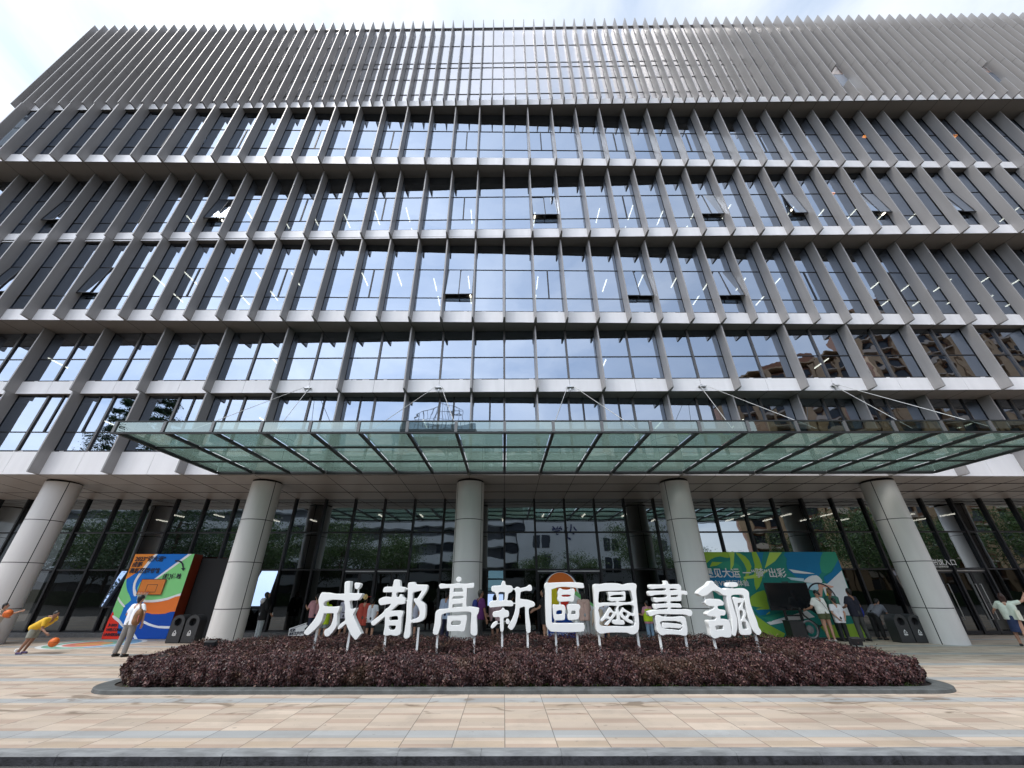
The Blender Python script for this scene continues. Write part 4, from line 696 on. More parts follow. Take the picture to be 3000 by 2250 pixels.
tag(wd_, 'low green weeds along the foot of the purple hedge', 'weeds', kind='stuff')
# floodlights in the hedge
def flood(x, y, z, label):
    t = thing('floodlight', label, 'floodlight', (x, y, 0), group='small floodlights in the hedge')
    MB().frus((0, 0, .04), (0, 0, z-.06), .014, .014, 8).build('stake', BLACK, t)
    mb = MB(); mb.hexa([(-.11, -.06, z-.06), (.11, -.06, z-.06), (.11, .05, z-.02), (-.11, .05, z-.02), (-.11, -.09, z+.07), (.11, -.09, z+.07), (.11, .02, z+.10), (-.11, .02, z+.10)]); mb.box(-.13, -.112, -.03, .03, z-.07, z+.05); mb.box(.112, .13, -.03, .03, z-.07, z+.05)
    mb.build('lamp_housing', BLACK, t)
flood(-6.52, 10.3, .60, 'small black floodlight at the left end of the hedge'); flood(8.0, 10.6, .62, 'small dark floodlight at the right end of the hedge')

# ================================================================ SIGN CHARACTERS
def smooth_poly(p, n=3):
    """rounded outline through the traced points (corners kept fairly tight)"""
    q = []; m = len(p)
    for i in range(m):
        p0, p1, p2, p3 = (Vector(p[(i+j-1) % m]) for j in range(4))
        for s in range(n):
            t = s/n; a = .5*((2*p1)+(p2-p0)*t+(2*p0-5*p1+4*p2-p3)*t*t+(3*p1-p0-3*p2+p3)*t*t*t); q.append((a.x, a.y))
    return q
CH = {'a': '成', 'b': '都', 'c': '高', 'd': '新', 'e': '區', 'f': '圖', 'g': '書', 'h': '館'}
LT = {'a': 'leftmost big white sign character 成 standing on two posts in the hedge', 'b': 'big white sign character 都 on posts in front of the person in the red shirt',
 'c': 'big white sign character 高 with a round dot on top, before the middle column', 'd': 'big white sign character 新 beside the bright blue glass leaf',
 'e': 'big white sign character 區 in front of the orange domed board', 'f': 'big white boxed sign character 圖 on two posts in the hedge',
 'g': 'big white sign character 書 with many stacked bars, beside the boxed character', 'h': 'rightmost big white sign character 館 in front of the green cycling board'}
def in_poly(pt, poly):
    x, y = pt; c = False
    for i in range(len(poly)):
        (x1, y1), (x2, y2) = poly[i], poly[i-1]
        if (y1 > y) != (y2 > y) and x < (x2-x1)*(y-y1)/(y2-y1)+x1: c = not c
    return c
for key, polys in GLYPHS.items():
    allx = [p[0] for q in polys for p in q]; cx = (min(allx)+max(allx))/2
    root = thing('sign_character', LT[key], 'sign character', (cx, 10.0, 0), group='white characters of the library name')
    def area(q): return abs(sum(q[i-1][0]*q[i][1]-q[i][0]*q[i-1][1] for i in range(len(q))))/2
    struts = [q for q in polys if len(q) == 4 and area(q) < .012]; shp = [q for q in polys if q not in struts]
    holes_in = lambda q: [o for o in shp if o is not q and area(o) > area(q) and in_poly((sum(a for a, b in q[:1])/1, q[0][1]), o)]
    dep = [len(holes_in(q)) for q in shp]
    body = MB()
    for q, dq in zip(shp, dep):
        if dq % 2: continue
        cu = bpy.data.curves.new('sign', 'CURVE'); cu.dimensions = '2D'; cu.fill_mode = 'BOTH'; cu.extrude = .085; cu.bevel_depth = .007; cu.bevel_resolution = 1; cu.offset = -.005
        for r_ in [q]+[o for o, do in zip(shp, dep) if do == dq+1 and in_poly(o[0], q)]:
            pts = smooth_poly(r_) if len(r_) > 5 else r_
            s = cu.splines.new('POLY'); s.points.add(len(pts)-1)
            for i, (a, b) in enumerate(pts): s.points[i].co = (a-cx, b, 0, 1)
            s.use_cyclic_u = True
        o = bpy.data.objects.new('tmp', cu); C.objects.link(o); dg = bpy.context.evaluated_depsgraph_get(); dg.update()
        me = bpy.data.meshes.new_from_object(o.evaluated_get(dg)); bpy.data.objects.remove(o)
        body.add([(v.co.x, .11-v.co.z, v.co.y) for v in me.vertices], [tuple(p.vertices) for p in me.polygons]); bpy.data.meshes.remove(me)
    body.build('character_body', PURE, root)
    for q in struts: MB().prism([(a-cx, c) for a, c in q], .09, .13).build('strut', PURE, root)
    zl = min(p[1] for q in polys for p in q)
    for X in POSTS[key]:
        # top of the post meets the character above it
        mb = MB(); zt_ = zl+.20
        mb.box(X-cx-.022, X-cx+.022, .115, .155, .02, zt_); mb.box(X-cx-.05, X-cx+.05, .09, .18, .045, .06)
        mb.build('post', PURE, root)

# ================================================================ EVENT BOARDS
ART = {'orange': (.72, .23, .04), 'green': (.20, .55, .20), 'white': (.80, .82, .82), 'orange2': (.74, .16, .03), 'blue2': (.006, .06, .33), 'red': (.72, .035, .02), 'blue': (.01, .16, .33),
 'teal': (.02, .20, .17), 'teal2': (.035, .26, .17), 'lime': (.27, .43, .05), 'lime2': (.40, .56, .10), 'pale': (.45, .60, .66), 'skin': (.62, .33, .24), 'gold': (.68, .42, .05), 'base': (.008, .14, .50), 'yellow': (.66, .55, .02), 'navy': (.01, .012, .05)}
AM = {k: mat('print_'+k, tuple(min(.9, v*1.32) for v in c), .6, ns=1.2, na=.05, spec=.25) for k, c in ART.items()}
PRINT = mat('print_black', (.012, .014, .03), .5, ns=2, na=.1)
def cut(poly, x0, x1, z0, z1):
    """clip a traced shape to the board's rectangle"""
    def clip(p, f, g):
        r = []
        for i in range(len(p)):
            a, b = p[i-1], p[i]
            if f(b):
                if not f(a): r.append(g(a, b))
                r.append(b)
            elif f(a): r.append(g(a, b))
        return r
    ix = lambda X: (lambda a, b: (X, a[1]+(b[1]-a[1])*(X-a[0])/(b[0]-a[0])))
    iz = lambda Z: (lambda a, b: (a[0]+(b[0]-a[0])*(Z-a[1])/(b[1]-a[1]), Z))
    for f, g in ((lambda p: p[0] >= x0, ix(x0)), (lambda p: p[0] <= x1, ix(x1)), (lambda p: p[1] >= z0, iz(z0)), (lambda p: p[1] <= z1, iz(z1))):
        poly = clip(poly, f, g)
        if not poly: return []
    return poly
def artwork(art, root, ox, oy, rect, start=0):
    for i, (c, p) in enumerate(art):
        p = smooth_poly(p, 2) if len(p) > 5 else p
        p = cut([(a-ox, z) for a, z in p], *rect)
        if len(p) > 2: MB().prism(p, -oy-.0016*(i+1), -oy-.0004).build('printed_shape', AM[c], root)
def board_art(art): return art
# basketball board: a deep printed box with a small hoop
B1 = thing('basketball_board', 'tall thick event board printed with coloured court lines, with a small basketball hoop', 'event board', (-14.22, 17.7, 0))
ox = -14.22
MB().box(-1.24, 1.24, 0, .52, .012, 3.0).build('box_body', mat('board_side', (.24, .035, .012), .5, ns=1.5, na=.1), B1)
MB().box(-1.239, 1.239, -.0045, -.0005, .013, 2.999).build('printed_face', AM['base'], B1)
artwork(LEFT_ART, B1, ox, .0045, (-1.239, 1.239, .013, 2.999))
yt = -.045
for s_, X, Z, sz in (('2023“迎大运”', -1.14, 2.74, .215), ('成都', -1.17, 2.53, .205), ('高新区图书馆', -1.18, 2.30, .205), ('{趣}体验', .27, 2.09, .205), ('▶2023', -1.15, .43, .115), ('WELCOME TO THE', -1.17, .275, .125), ('UNIVERSIADE', -1.19, .115, .125)):
    text('board_lettering', s_, sz, PRINT, B1, (X, -.034, Z), bold=.005)
MB().prism([(a-ox, z) for a, z in ARROW], -.036, -.031).build('arrow', PRINT, B1)
hb = [(a-ox, z) for a, z in HOOP_BOARD]; x0, x1 = hb[0][0], hb[1][0]; z0, z1 = hb[3][1], hb[0][1]
x1 = x0+.98; z0, z1 = 1.50, 2.06
hoop = MB().box(x0, x1, -.075, -.04, z0, z1).build('backboard', mat('backboard_orange', (.74, .22, .03), .5, ns=2, na=.05), B1)
mb = MB(); fr = .022
for a, b2, c, d in ((x0-.004, x1+.004, z0-.004, z0+.014), (x0-.004, x1+.004, z1-.014, z1+.004), (x0-.004, x0+.014, z0+.014, z1-.014), (x1-.014, x1+.004, z0+.014, z1-.014), (x0+.30, x0+.72, z0+.09, z0+.105), (x0+.30, x0+.72, z0+.355, z0+.37), (x0+.30, x0+.315, z0+.105, z0+.355), (x0+.705, x0+.72, z0+.105, z0+.355)):
    mb.box(a, b2, -.0785, -.0745, c, d)
mb.build('outline', PRINT, hoop)
cxh = x0+.42; mb = MB(); pts = [(cxh+.17*math.cos(R(a)), -.28+.17*math.sin(R(a)), z0+.10) for a in range(0, 361, 20)]; mb.tube(pts, .010, 6); mb.box(cxh-.05, cxh+.05, -.12, -.075, z0+.08, z0+.115)
mb.build('rim', mat('rim_red', (.6, .08, .03), .4, ns=3, na=.1), hoop)
mb = MB()
for a in range(0, 360, 30):
    c_, s_ = math.cos(R(a)), math.sin(R(a)); c2, s2 = math.cos(R(a+30)), math.sin(R(a+30)); c3, s3 = math.cos(R(a-30)), math.sin(R(a-30))
    for cc, ss in ((c2, s2), (c3, s3)): mb.frus((cxh+.165*c_, -.28+.165*s_, z0+.10), (cxh+.10*cc, -.28+.10*ss, z0-.22), .004, .004, 4)
mb.build('net', mat('net_white', (.7, .7, .68), .7, ns=3, na=.05), hoop)
# second dark panel standing behind the first board
t = thing('panel_stand', 'plain dark panel with a brown-red edge standing behind the basketball board', 'panel', (-11.95, 18.25, 0))
MB().box(-.95, .9, -.10, 0, .01, 2.86).build('panel', mat('panel_dark', (.006, .006, .007), .7, ns=1, na=.2), t); MB().box(.902, .96, -.11, .02, .01, 2.86).build('edge', mat('edge_red', (.06, .012, .008), .5, ns=2, na=.1), t)

# cycling board
B2 = thing('cycling_board', 'wide green and blue event board printed with leaf shapes and a cyclist', 'event board', (11.0, 17.95, 0))
MB().box(-3.10, 3.07, 0, .10, .012, 3.07).build('panel', mat('board_back', (.25, .27, .25), .6, ns=1.5, na=.1), B2)
MB().box(-3.099, 3.069, -.0045, -.0005, .013, 3.069).build('printed_face', AM['teal'], B2)
artwork(VR_ART[1:], B2, 11.0, .0045, (-3.099, 3.069, .013, 3.069))
mb = MB(); wx, wz, wr = 1.83, 1.33, .58
for k_ in range(48):
    t0, t1 = 2*math.pi*k_/48, 2*math.pi*(k_+1)/48; q = lambda r, t_: (wx+r*math.cos(t_), -.0530, wz+r*math.sin(t_))
    mb.quad(q(wr-.055, t0), q(wr-.055, t1), q(wr, t1), q(wr, t0))
mb.build('printed_wheel', PRINT, B2)
text('board_lettering', '遇见大运 一“骑”出彩', .375, INK, B2, (-2.72, -.054, 2.13), bold=.006, sx=.99)
text('board_lettering', '大运会VR骑行体验', .235, INK, B2, (-2.91, -.054, 1.80), bold=.003)
# domed board behind the character 區
B3 = thing('domed_board', 'bell shaped board with an orange dome and yellow, red and blue patches', 'event board', (2.27, 17.6, 0))
bell = [(.70*math.cos(R(a)), 1.68+.66*math.sin(R(a))) for a in range(0, 181, 12)]
bell = [(1.6, .02), (1.6, .95), (1.25, 1.18), (.9, 1.36), (.72, 1.55)]+bell+[(-.70, 1.4), (-.70, .02)]
MB().prism(bell, 0, .08).build('panel', AM['navy'], B3)
def sc(p, k, dz=0): return [(a*k, (z-1.2)*k+1.2+dz) for a, z in p]
shapes = [('white', sc(bell, .965)), ('green', [(.5, 1.75), (.62, 1.6), (.85, 1.4), (1.25, 1.15), (1.25, 1.05), (.8, 1.3), (.5, 1.5)]), ('orange2', [(.585*math.cos(R(a)), 1.70+.585*math.sin(R(a))) for a in range(0, 181, 12)]+[(-.6, 1.6), (.6, 1.6)]),
 ('yellow', [(-.58, 1.75), (-.2, 1.75), (-.15, 1.45), (-.12, 1.15), (-.35, 1.05), (-.6, 1.1)]), ('red', [(-.15, 1.7), (.3, 1.7), (.45, 1.5), (.25, 1.2), (.12, .95), (-.05, 1.15), (-.15, 1.35)]),
 ('blue2', [(-.6, 1.08), (-.3, 1.0), (-.1, 1.05), (.1, .85), (.3, .6), (.5, .45), (.5, .05), (-.6, .05)]), ('green', [(-.62, .9), (-.5, .75), (-.42, .5), (-.5, .42), (-.62, .6)])]
for i, (c, p) in enumerate(shapes): MB().prism(p, -.002*(i+1), -.0005 if i == 0 else -.002*i-.0003).build('printed_shape', AM[c], B3)
text('board_lettering', '▶2023', .10, INK, B3, (-.55, -.018, .255), bold=.002); text('board_lettering', 'CHENGDU UNIV', .10, INK, B3, (-.55, -.018, .13), bold=.002)
# pointed white name sign
t = thing('arrow_sign', 'small white arrow-shaped sign with the library name, tilted, standing behind the hedge', 'sign', (-6.04, 13.4, 0), R(0))
pp = [(-.28, .68), (.20, .83), (.18, .785), (.235, .745), (.17, .68), (.18, .50), (-.27, .50)]
MB().prism(pp, 0, .03).build('sign_panel', mat('sign_board', (.62, .61, .60), .5, ns=3, na=.05), t); MB().frus((-.05, .045, .0), (-.05, .045, .7), .016, .016).build('stake', STEELG, t)
MB().hexa([(-.25, -.004, .655), (.16, -.004, .785), (.16, -.001, .785), (-.25, -.001, .655), (-.25, -.004, .663), (.16, -.004, .793), (.16, -.001, .793), (-.25, -.001, .663)]).build('rule', PRINT, t)
text('sign_lettering', '成都', .085, PRINT, t, (-.25, -.003, .59), rot=(R(90), R(-8), 0), bold=.002); text('sign_lettering', '高新区图书馆', .075, PRINT, t, (-.25, -.003, .515), rot=(R(90), R(-6), 0), bold=.002)

# ================================================================ BINS
BIN = mat('bin_plastic', (.030, .031, .034), .45, ns=3, na=.12)
def bin_(x, y, label, first=None):
    t = thing('recycling_bin', label, 'bin', (x, y, 0), group='dark round-topped bins by the columns')
    w, zc_, d = .235, .64, .42
    prof = [(-w, .03)]+[(w*-math.cos(R(a)), zc_+w*math.sin(R(a))) for a in range(0, 181, 12)]+[(w, .03)]
    n = len(prof); mb = MB()
    ri = [(.125*-math.cos(R(a)), zc_+.01+.125*math.sin(R(a))) for a in range(0, 360, 15)]
    # shell: front with the round opening cut out, sides, back
    mb.add([(a, 0, z) for a, z in prof]+[(a, d, z) for a, z in prof], [tuple(range(n, 2*n))]+[(i+1, i, n+i, n+i+1) for i in range(n-1)]+[(0, n-1, 2*n-1, n)])
    o = mb.build('bin_body', BIN, t)
    bm = bmesh.new(); vo = [bm.verts.new((a, 0, z)) for a, z in prof]; vi = [bm.verts.new((a, 0, z)) for a, z in ri]
    eo = [bm.edges.new((vo[i], vo[(i+1) % n])) for i in range(n)]; ei = [bm.edges.new((vi[i], vi[(i+1) % len(vi)])) for i in range(len(vi))]
    bmesh.ops.triangle_fill(bm, use_beauty=True, edges=eo+ei, normal=(0, -1, 0))
    vb = [bm.verts.new((a, .16, z)) for a, z in ri]
    for i in range(len(vi)): j = (i+1) % len(vi); bm.faces.new((vi[i], vi[j], vb[j], vb[i]))
    me = bpy.data.meshes.new('bin_front'); bm.to_mesh(me); bm.free(); me.materials.append(BIN)
    q = bpy.data.objects.new('bin_front', me); C.objects.link(q); q.parent = t
    MB().prism(ri, .155, .162).build('opening', JOINT, t)
    mb = MB(); tri = [(0, .40), (-.062, .30), (.062, .30)]
    for i in range(3):
        (a, z), (b, z2) = tri[i], tri[(i+1) % 3]; mb.frus((a, -.004, z), (a+(b-a)*.86, -.004, z+(z2-z)*.86), .009, .009, 6)
    for i in range(4): mb.box(-.066+i*.034, -.040+i*.034, -.005, -.001, .245, .272)
    mb.box(-.055, .055, -.005, -.001, .228, .235)
    mb.build('recycling_mark', INK, t); MB().box(-w+.01, w-.01, .01, d-.01, 0, .032).build('base', BLACK, t)
    return t
bin_(-11.81, 16.42, 'dark bin with a recycling mark, nearest the basketball board'); bin_(-11.28, 16.42, 'dark bin with a recycling mark, touching the left column')
bin_(14.17, 16.25, 'dark bin with a recycling mark, left one of the pair at the right column'); bin_(14.68, 16.25, 'dark bin with a recycling mark, touching the right column')

# ================================================================ SCREEN, TRAINER BIKE
t = thing('screen_stand', 'large black flat screen on a wheeled stand in front of the green board', 'screen', (11.12, 17.3, 0))
MB().box(-.84, .84, 0, .05, .95, 1.90).build('screen_frame', BLACK, t)
sp_ = bpy.data.materials.new('screen_glass'); sp_.use_nodes = True; b = sp_.node_tree.nodes['Principled BSDF']; b.inputs['Base Color'].default_value = (.012, .013, .016, 1); b.inputs['Roughness'].default_value = .08
MB().box(-.82, .82, -.006, -.001, .97, 1.88).build('screen_panel', sp_, t)
mb = MB()
for X in (-.3, .3): mb.box(X-.04, X+.04, .06, .12, .08, 1.5); mb.box(X-.04, X+.04, -.30, .40, .05, .10)
mb.box(-.26, .26, .07, .11, .75, .80); mb.build('stand', BLACK, t); MB().box(-.10, .12, -.01, .05, 1.905, 1.94).build('camera_bar', BLACK, t)
t = thing('equipment_box', 'black equipment box under the flat screen', 'box', (10.75, 16.95, 0)); mb = MB(); mb.box(-.26, .26, -.2, .2, .03, .62); mb.box(-.24, .24, -.205, -.201, .06, .59); mb.build('case', BLACK, t)
MB().box(-.27, .27, -.21, .21, .622, .64).build('lid', DARK, t)
t = thing('trainer_bike', 'black indoor trainer bicycle with a grey wheel beside the woman in olive shorts', 'exercise bike', (11.55, 16.9, 0))
mb = MB(); mb.tube([(-.5, 0, .06), (.75, 0, .06)], .03); mb.tube([(-.5, -.25, .03), (-.5, .25, .03)], .025); mb.tube([(.75, -.25, .03), (.75, .25, .03)], .025)
mb.tube([(-.1, 0, .08), (.1, 0, .45), (.45, 0, .62), (.05, 0, .95)], .028); mb.tube([(.1, 0, .45), (-.35, 0, .80), (-.42, 0, 1.02)], .028); mb.build('frame', BLACK, t)
mb = MB(); mb.tube([(-.28+.27*math.cos(R(a)), 0, .36+.27*math.sin(R(a))) for a in range(0, 361, 18)], .035, 8); mb.frus((-.28, -.02, .36), (-.28, .02, .36), .13, .13, 20); mb.build('wheel', mat('wheel_grey', (.16, .16, .165), .4, .3, ns=3, na=.2), t)
mb = MB(); mb.tube([(-.42, 0, 1.02), (-.56, -.2, 1.06), (-.62, -.22, .98)], .02); mb.tube([(-.42, 0, 1.02), (-.56, .2, 1.06), (-.62, .22, .98)], .02); mb.build('handlebar', BLACK, t)
mb = MB(); mb.ell((.06, 0, .99), (.15, .09, .04)); mb.build('saddle', BLACK, t, True)

# ================================================================ BALLS
BALL = mat('basketball_orange', (.70, .15, .02), .55, ns=30, na=.12)
def ball(x, y, z, r, label):
    mb = MB(); mb.ell((0, 0, 0), r, n=24)
    for ax_ in range(3):
        M_ = (Matrix.Identity(3), Matrix.Rotation(R(90), 3, 'X'), Matrix.Rotation(R(90), 3, 'Y'))[ax_]
        pts = [M_ @ Vector((r*math.cos(R(a)), r*math.sin(R(a)), 0)) for a in range(0, 361, 20)]; mb.tube(pts, r*.022, 5, 1)
    o = mb.build('basketball', [BALL, PRINT], smooth=True, loc=(x, y, z)); tag(o, label, 'ball', 'basketballs')

# ================================================================ PEOPLE
SKIN = mat('skin', (.46, .25, .17), .55, ns=6, na=.06); SKIN2 = mat('skin_tan', (.27, .135, .085), .55, ns=6, na=.06)
HAIR = mat('hair_black', (.010, .009, .009), .45, ns=20, na=.3); EYE = mat('eye_dark', (.01, .008, .008), .3)
LIP = mat('lip', (.33, .12, .10), .5)
def cloth(name, col, rough=.8): return mat('cloth_'+name, col, rough, ns=9, na=.10, bump=.25, bs=14)
V = Vector
def person(label, x, y, H, face=0, shirt=('white', (.7, .7, .7)), sleeve='short', hem=.48, bottom=('trousers', 'grey', (.2, .2, .2)), shoe=(.02, .02, .02), hair='short', skin=None, lean=0, side=0,
           La=((-.25, .05, -1), (-.12, .25, -1)), Ra=((.25, .05, -1), (.12, .25, -1)), Ll=((-.06, 0, -1), (0, -.03, -1)), Rl=((.06, 0, -1), (0, -.03, -1)), head=(0, 0), hands=None, z0=0, curl=.5, shirt2=None):
    sk = skin or SKIN
    t = thing('person', label, 'person', (x, y, z0), R(face), group=None)
    d = lambda v: V(v).normalized()
    hipw = .052*H
    # legs first, so that the lower foot stands on the ground
    def leg(sgn, L_):
        hp = V((sgn*hipw, 0, 0)); kn = hp+d(L_[0])*.245*H; an = kn+d(L_[1])*.238*H; return hp, kn, an
    ll, rl = leg(-1, Ll), leg(1, Rl); low = min(ll[2].z, rl[2].z); hz = -low+.042*H; up_ = V((0, 0, hz))
    ll = [p+up_ for p in ll]; rl = [p+up_ for p in rl]; hip = up_
    td = d((math.tan(side), math.tan(lean), 1)); neck = hip+td*.30*H; ch = hip+td*.215*H
    sx = V((1, 0, -math.tan(side)*.6)).normalized()
    shl, shr = neck-td*.028*H-sx*.108*H, neck-td*.028*H+sx*.108*H
    hy, hpch = head; hd_ = d((td.x*.6, td.y*.55-math.sin(hpch)*.5, 1)); hc = neck+hd_*.098*H
    HM = Matrix.Rotation(hy, 3, 'Z') @ Matrix.Rotation(-lean*.4-hpch, 3, 'X')
    def arm(s0, A): el = s0+d(A[0])*.172*H; wr = el+d(A[1])*.150*H; return s0, el, wr
    la, ra = arm(shl, La), arm(shr, Ra)
    # ---- body: one continuous surface
    mb = MB(); h = H
    for s in (-1, 1): mb.caps(hip+sx*s*.045*h+td*.0*h, ch+sx*s*.052*h, .070*h, .074*h)
    mb.caps(shl+sx*.02*h, shr-sx*.02*h, .044*h, .044*h); mb.caps(ch+td*.05*h, neck, .065*h, .034*h); mb.caps(neck-td*.02*h, hc-V((0, 0, .02*h)), .031*h, .030*h)
    for a in (la, ra): mb.caps(a[0], a[1], .030*h, .0235*h); mb.caps(a[1], a[2], .0235*h, .0165*h)
    for l_, s in ((ll, -1), (rl, 1)):
        mb.caps(l_[0]+V((0, 0, .01*h)), l_[1], .055*h, .036*h); mb.caps(l_[1], l_[2], .036*h, .023*h); mb.caps(l_[1]+V((0, -.012*h, -.06*h)), l_[1].lerp(l_[2], .6), .028*h, .018*h)
        mb.caps(l_[2]-V((0, .01*h, .012*h)), l_[2]+V((0, .075*h, -.026*h)), .022*h, .015*h)
    mb.ell(hc, (.044*h, .054*h, .066*h), HM, 16); mb.ell(hc+HM @ V((0, .014*h, -.036*h)), (.033*h, .036*h, .036*h), HM, 12)
    mb.ell(hc+HM @ V((0, .056*h, -.008*h)), (.008*h, .012*h, .015*h), HM, 8)
    for s in (-1, 1): mb.ell(hc+HM @ V((s*.045*h, -.004*h, -.008*h)), (.008*h, .012*h, .018*h), HM, 8)
    for a, s in ((la, -1), (ra, 1)):
        f = (a[2]-a[1]).normalized(); pn = V((s, 0, 0))-f*f.dot(V((s, 0, 0))); pn = pn.normalized() if pn.length > .1 else V((0, 1, 0)); side_ = f.cross(pn)
        pc = a[2]+f*.030*h; MM = Matrix((side_, pn, f)).transposed(); mb.ell(pc, (.024*h, .012*h, .032*h), MM, 10)
        for i, (o, ln) in enumerate(((-.018, .040), (-.006, .046), (.006, .043), (.017, .034))):
            b0 = pc+side_*o*h+f*.022*h; b1 = b0+(f-pn*curl*.5).normalized()*ln*.55*h; b2 = b1+(f-pn*curl*1.4).normalized()*ln*.5*h
            mb.caps(b0, b1, .0062*h, .0058*h, 6); mb.caps(b1, b2, .0058*h, .0050*h, 6)
        fwd = side_ if side_.y > 0 else -side_
        mb.caps(pc+fwd*.018*h-f*.012*h, pc+fwd*.036*h+f*.016*h, .0075*h, .006*h, 6)
    blob('body', mb, sk, t, vox=.0105, smooth=1)
    # ---- face
    mb = MB()
    for s in (-1, 1): mb.ell(hc+HM @ V((s*.0175*h, .0505*h, .006*h)), (.0062*h, .004*h, .0042*h), HM, 8)
    for s in (-1, 1): mb.ell(hc+HM @ V((s*.018*h, .0505*h, .017*h)), (.011*h, .003*h, .0022*h), HM, 8)
    mb.build('eyes', EYE, t, True)
    mb = MB(); mb.ell(hc+HM @ V((0, .0505*h, -.034*h)), (.013*h, .004*h, .0045*h), HM, 8); mb.build('mouth', LIP, t, True)
    # ---- hair
    hm = MB(); kind, hcol = (hair if isinstance(hair, tuple) else (hair, HAIR))
    hm.ell(hc+HM @ V((0, -.012*h, .013*h)), (.0485*h, .056*h, .064*h), HM, 16)
    if kind == 'short': hm.caps(hc+HM @ V((0, -.03*h, -.02*h)), hc+HM @ V((0, -.028*h, -.045*h)), .034*h, .026*h)
    if kind in ('bob', 'long'):
        for s in (-1, 0, 1): hm.caps(hc+HM @ V((s*.03*h, -.026*h, .0)), hc+HM @ V((s*.034*h, -.03*h, -.075*h if kind == 'bob' else -.155*h)), .030*h, .022*h if kind == 'bob' else .016*h)
    if kind == 'pony': hm.caps(hc+HM @ V((0, -.06*h, .02*h)), hc+HM @ V((0, -.075*h, -.15*h)), .020*h, .010*h)
    if kind == 'cap':
        hm.caps(hc+HM @ V((0, -.03*h, -.02*h)), hc+HM @ V((0, -.028*h, -.05*h)), .034*h, .024*h)
        cm_ = MB(); cm_.ell(hc+HM @ V((0, -.008*h, .022*h)), (.052*h, .060*h, .052*h), HM, 16); cm_.ell(hc+HM @ V((0, .06*h, .016*h)), (.040*h, .035*h, .006*h), HM, 12); blob('cap', cm_, BLACK, t, .012, 1)
    blob('hair', hm, hcol, t, .012, 1)
    # ---- clothes
    sm = MB(); hb = hip+td*(hem-.53)*h if hem < .53 else hip
    for s in (-1, 1):
        sm.frus(hb+sx*s*.048*h, ch+sx*s*.058*h, .082*h, .081*h, 14); sm.frus(ch+sx*s*.058*h, neck-td*.035*h+sx*s*.05*h, .081*h, .050*h, 14); sm.ell(ch+sx*s*.058*h, .081*h)
    sm.caps(shl+sx*.015*h, shr-sx*.015*h, .049*h, .049*h); sm.frus(ch+td*.06*h, neck-td*.008*h, .07*h, .043*h, 12)
    for a in (la, ra):
        if sleeve == 'none': continue
        if sleeve == 'short': e = a[0].lerp(a[1], .72); sm.frus(a[0], e, .044*h, .040*h, 12); sm.ell(a[0], .045*h)
        else: sm.caps(a[0], a[1], .043*h, .034*h, 12); sm.frus(a[1], a[1].lerp(a[2], .9), .034*h, .027*h, 12)
    blob('shirt' if sleeve != 'none' else 'top', sm, cloth(shirt[0], shirt[1]), t, .0125, 2)
    bk, bn, bc = bottom; pm = MB()
    pm.caps(hip+sx*.035*h, hip-sx*.035*h, .079*h, .079*h)
    if bk == 'trousers':
        for l_ in (ll, rl): pm.caps(l_[0], l_[1], .066*h, .048*h, 12); pm.frus(l_[1], l_[1].lerp(l_[2], .97), .048*h, .040*h, 12)
    elif bk == 'shorts':
        for l_ in (ll, rl): pm.frus(l_[0]+V((0, 0, .02*h)), l_[0].lerp(l_[1], .85), .070*h, .062*h, 12)
    elif bk == 'hotpants':
        for l_ in (ll, rl): pm.frus(l_[0]+V((0, 0, .02*h)), l_[0].lerp(l_[1], .42), .074*h, .072*h, 12)
    elif bk == 'skirt':
        m_ = (ll[1]+rl[1])/2; pm.frus(hip+V((0, 0, .05*h)), m_-V((0, 0, .02*h)), .095*h, .115*h, 16, flat=.85)
    blob(bk if bk != 'hotpants' else 'shorts', pm, cloth(bn, bc), t, .0125, 2)
    fm = MB(); ss = []
    for l_ in (ll, rl):
        fm.caps(l_[2]-V((0, .012*h, .018*h)), l_[2]+V((0, .085*h, -.024*h)), .029*h, .021*h, 10)
    blob('shoes', fm, cloth('shoe%02d%02d' % (int(shoe[0]*99), int(shoe[2]*99)), shoe, .6), t, .011, 1)
    t['_j'] = 0; del t['_j']
    return t, dict(hip=hip, neck=neck, ch=ch, hc=hc, la=la, ra=ra, td=td, sx=sx, shl=shl, shr=shr, HM=HM, h=h)
def pack(t, j, m, c, r, strap=None, name='backpack'):
    mb = MB(); mb.ell(c, r, n=16); mb.ell(V(c)-V((0, 0, r[2]*.45)), (r[0]*1.02, r[1]*1.05, r[2]*.55), n=14)
    o = blob(name, mb, m, t, .014, 2)
    if strap:
        sm = MB(); sm.tube(strap, .022, 8); sm.build('strap', m, o)
    return o
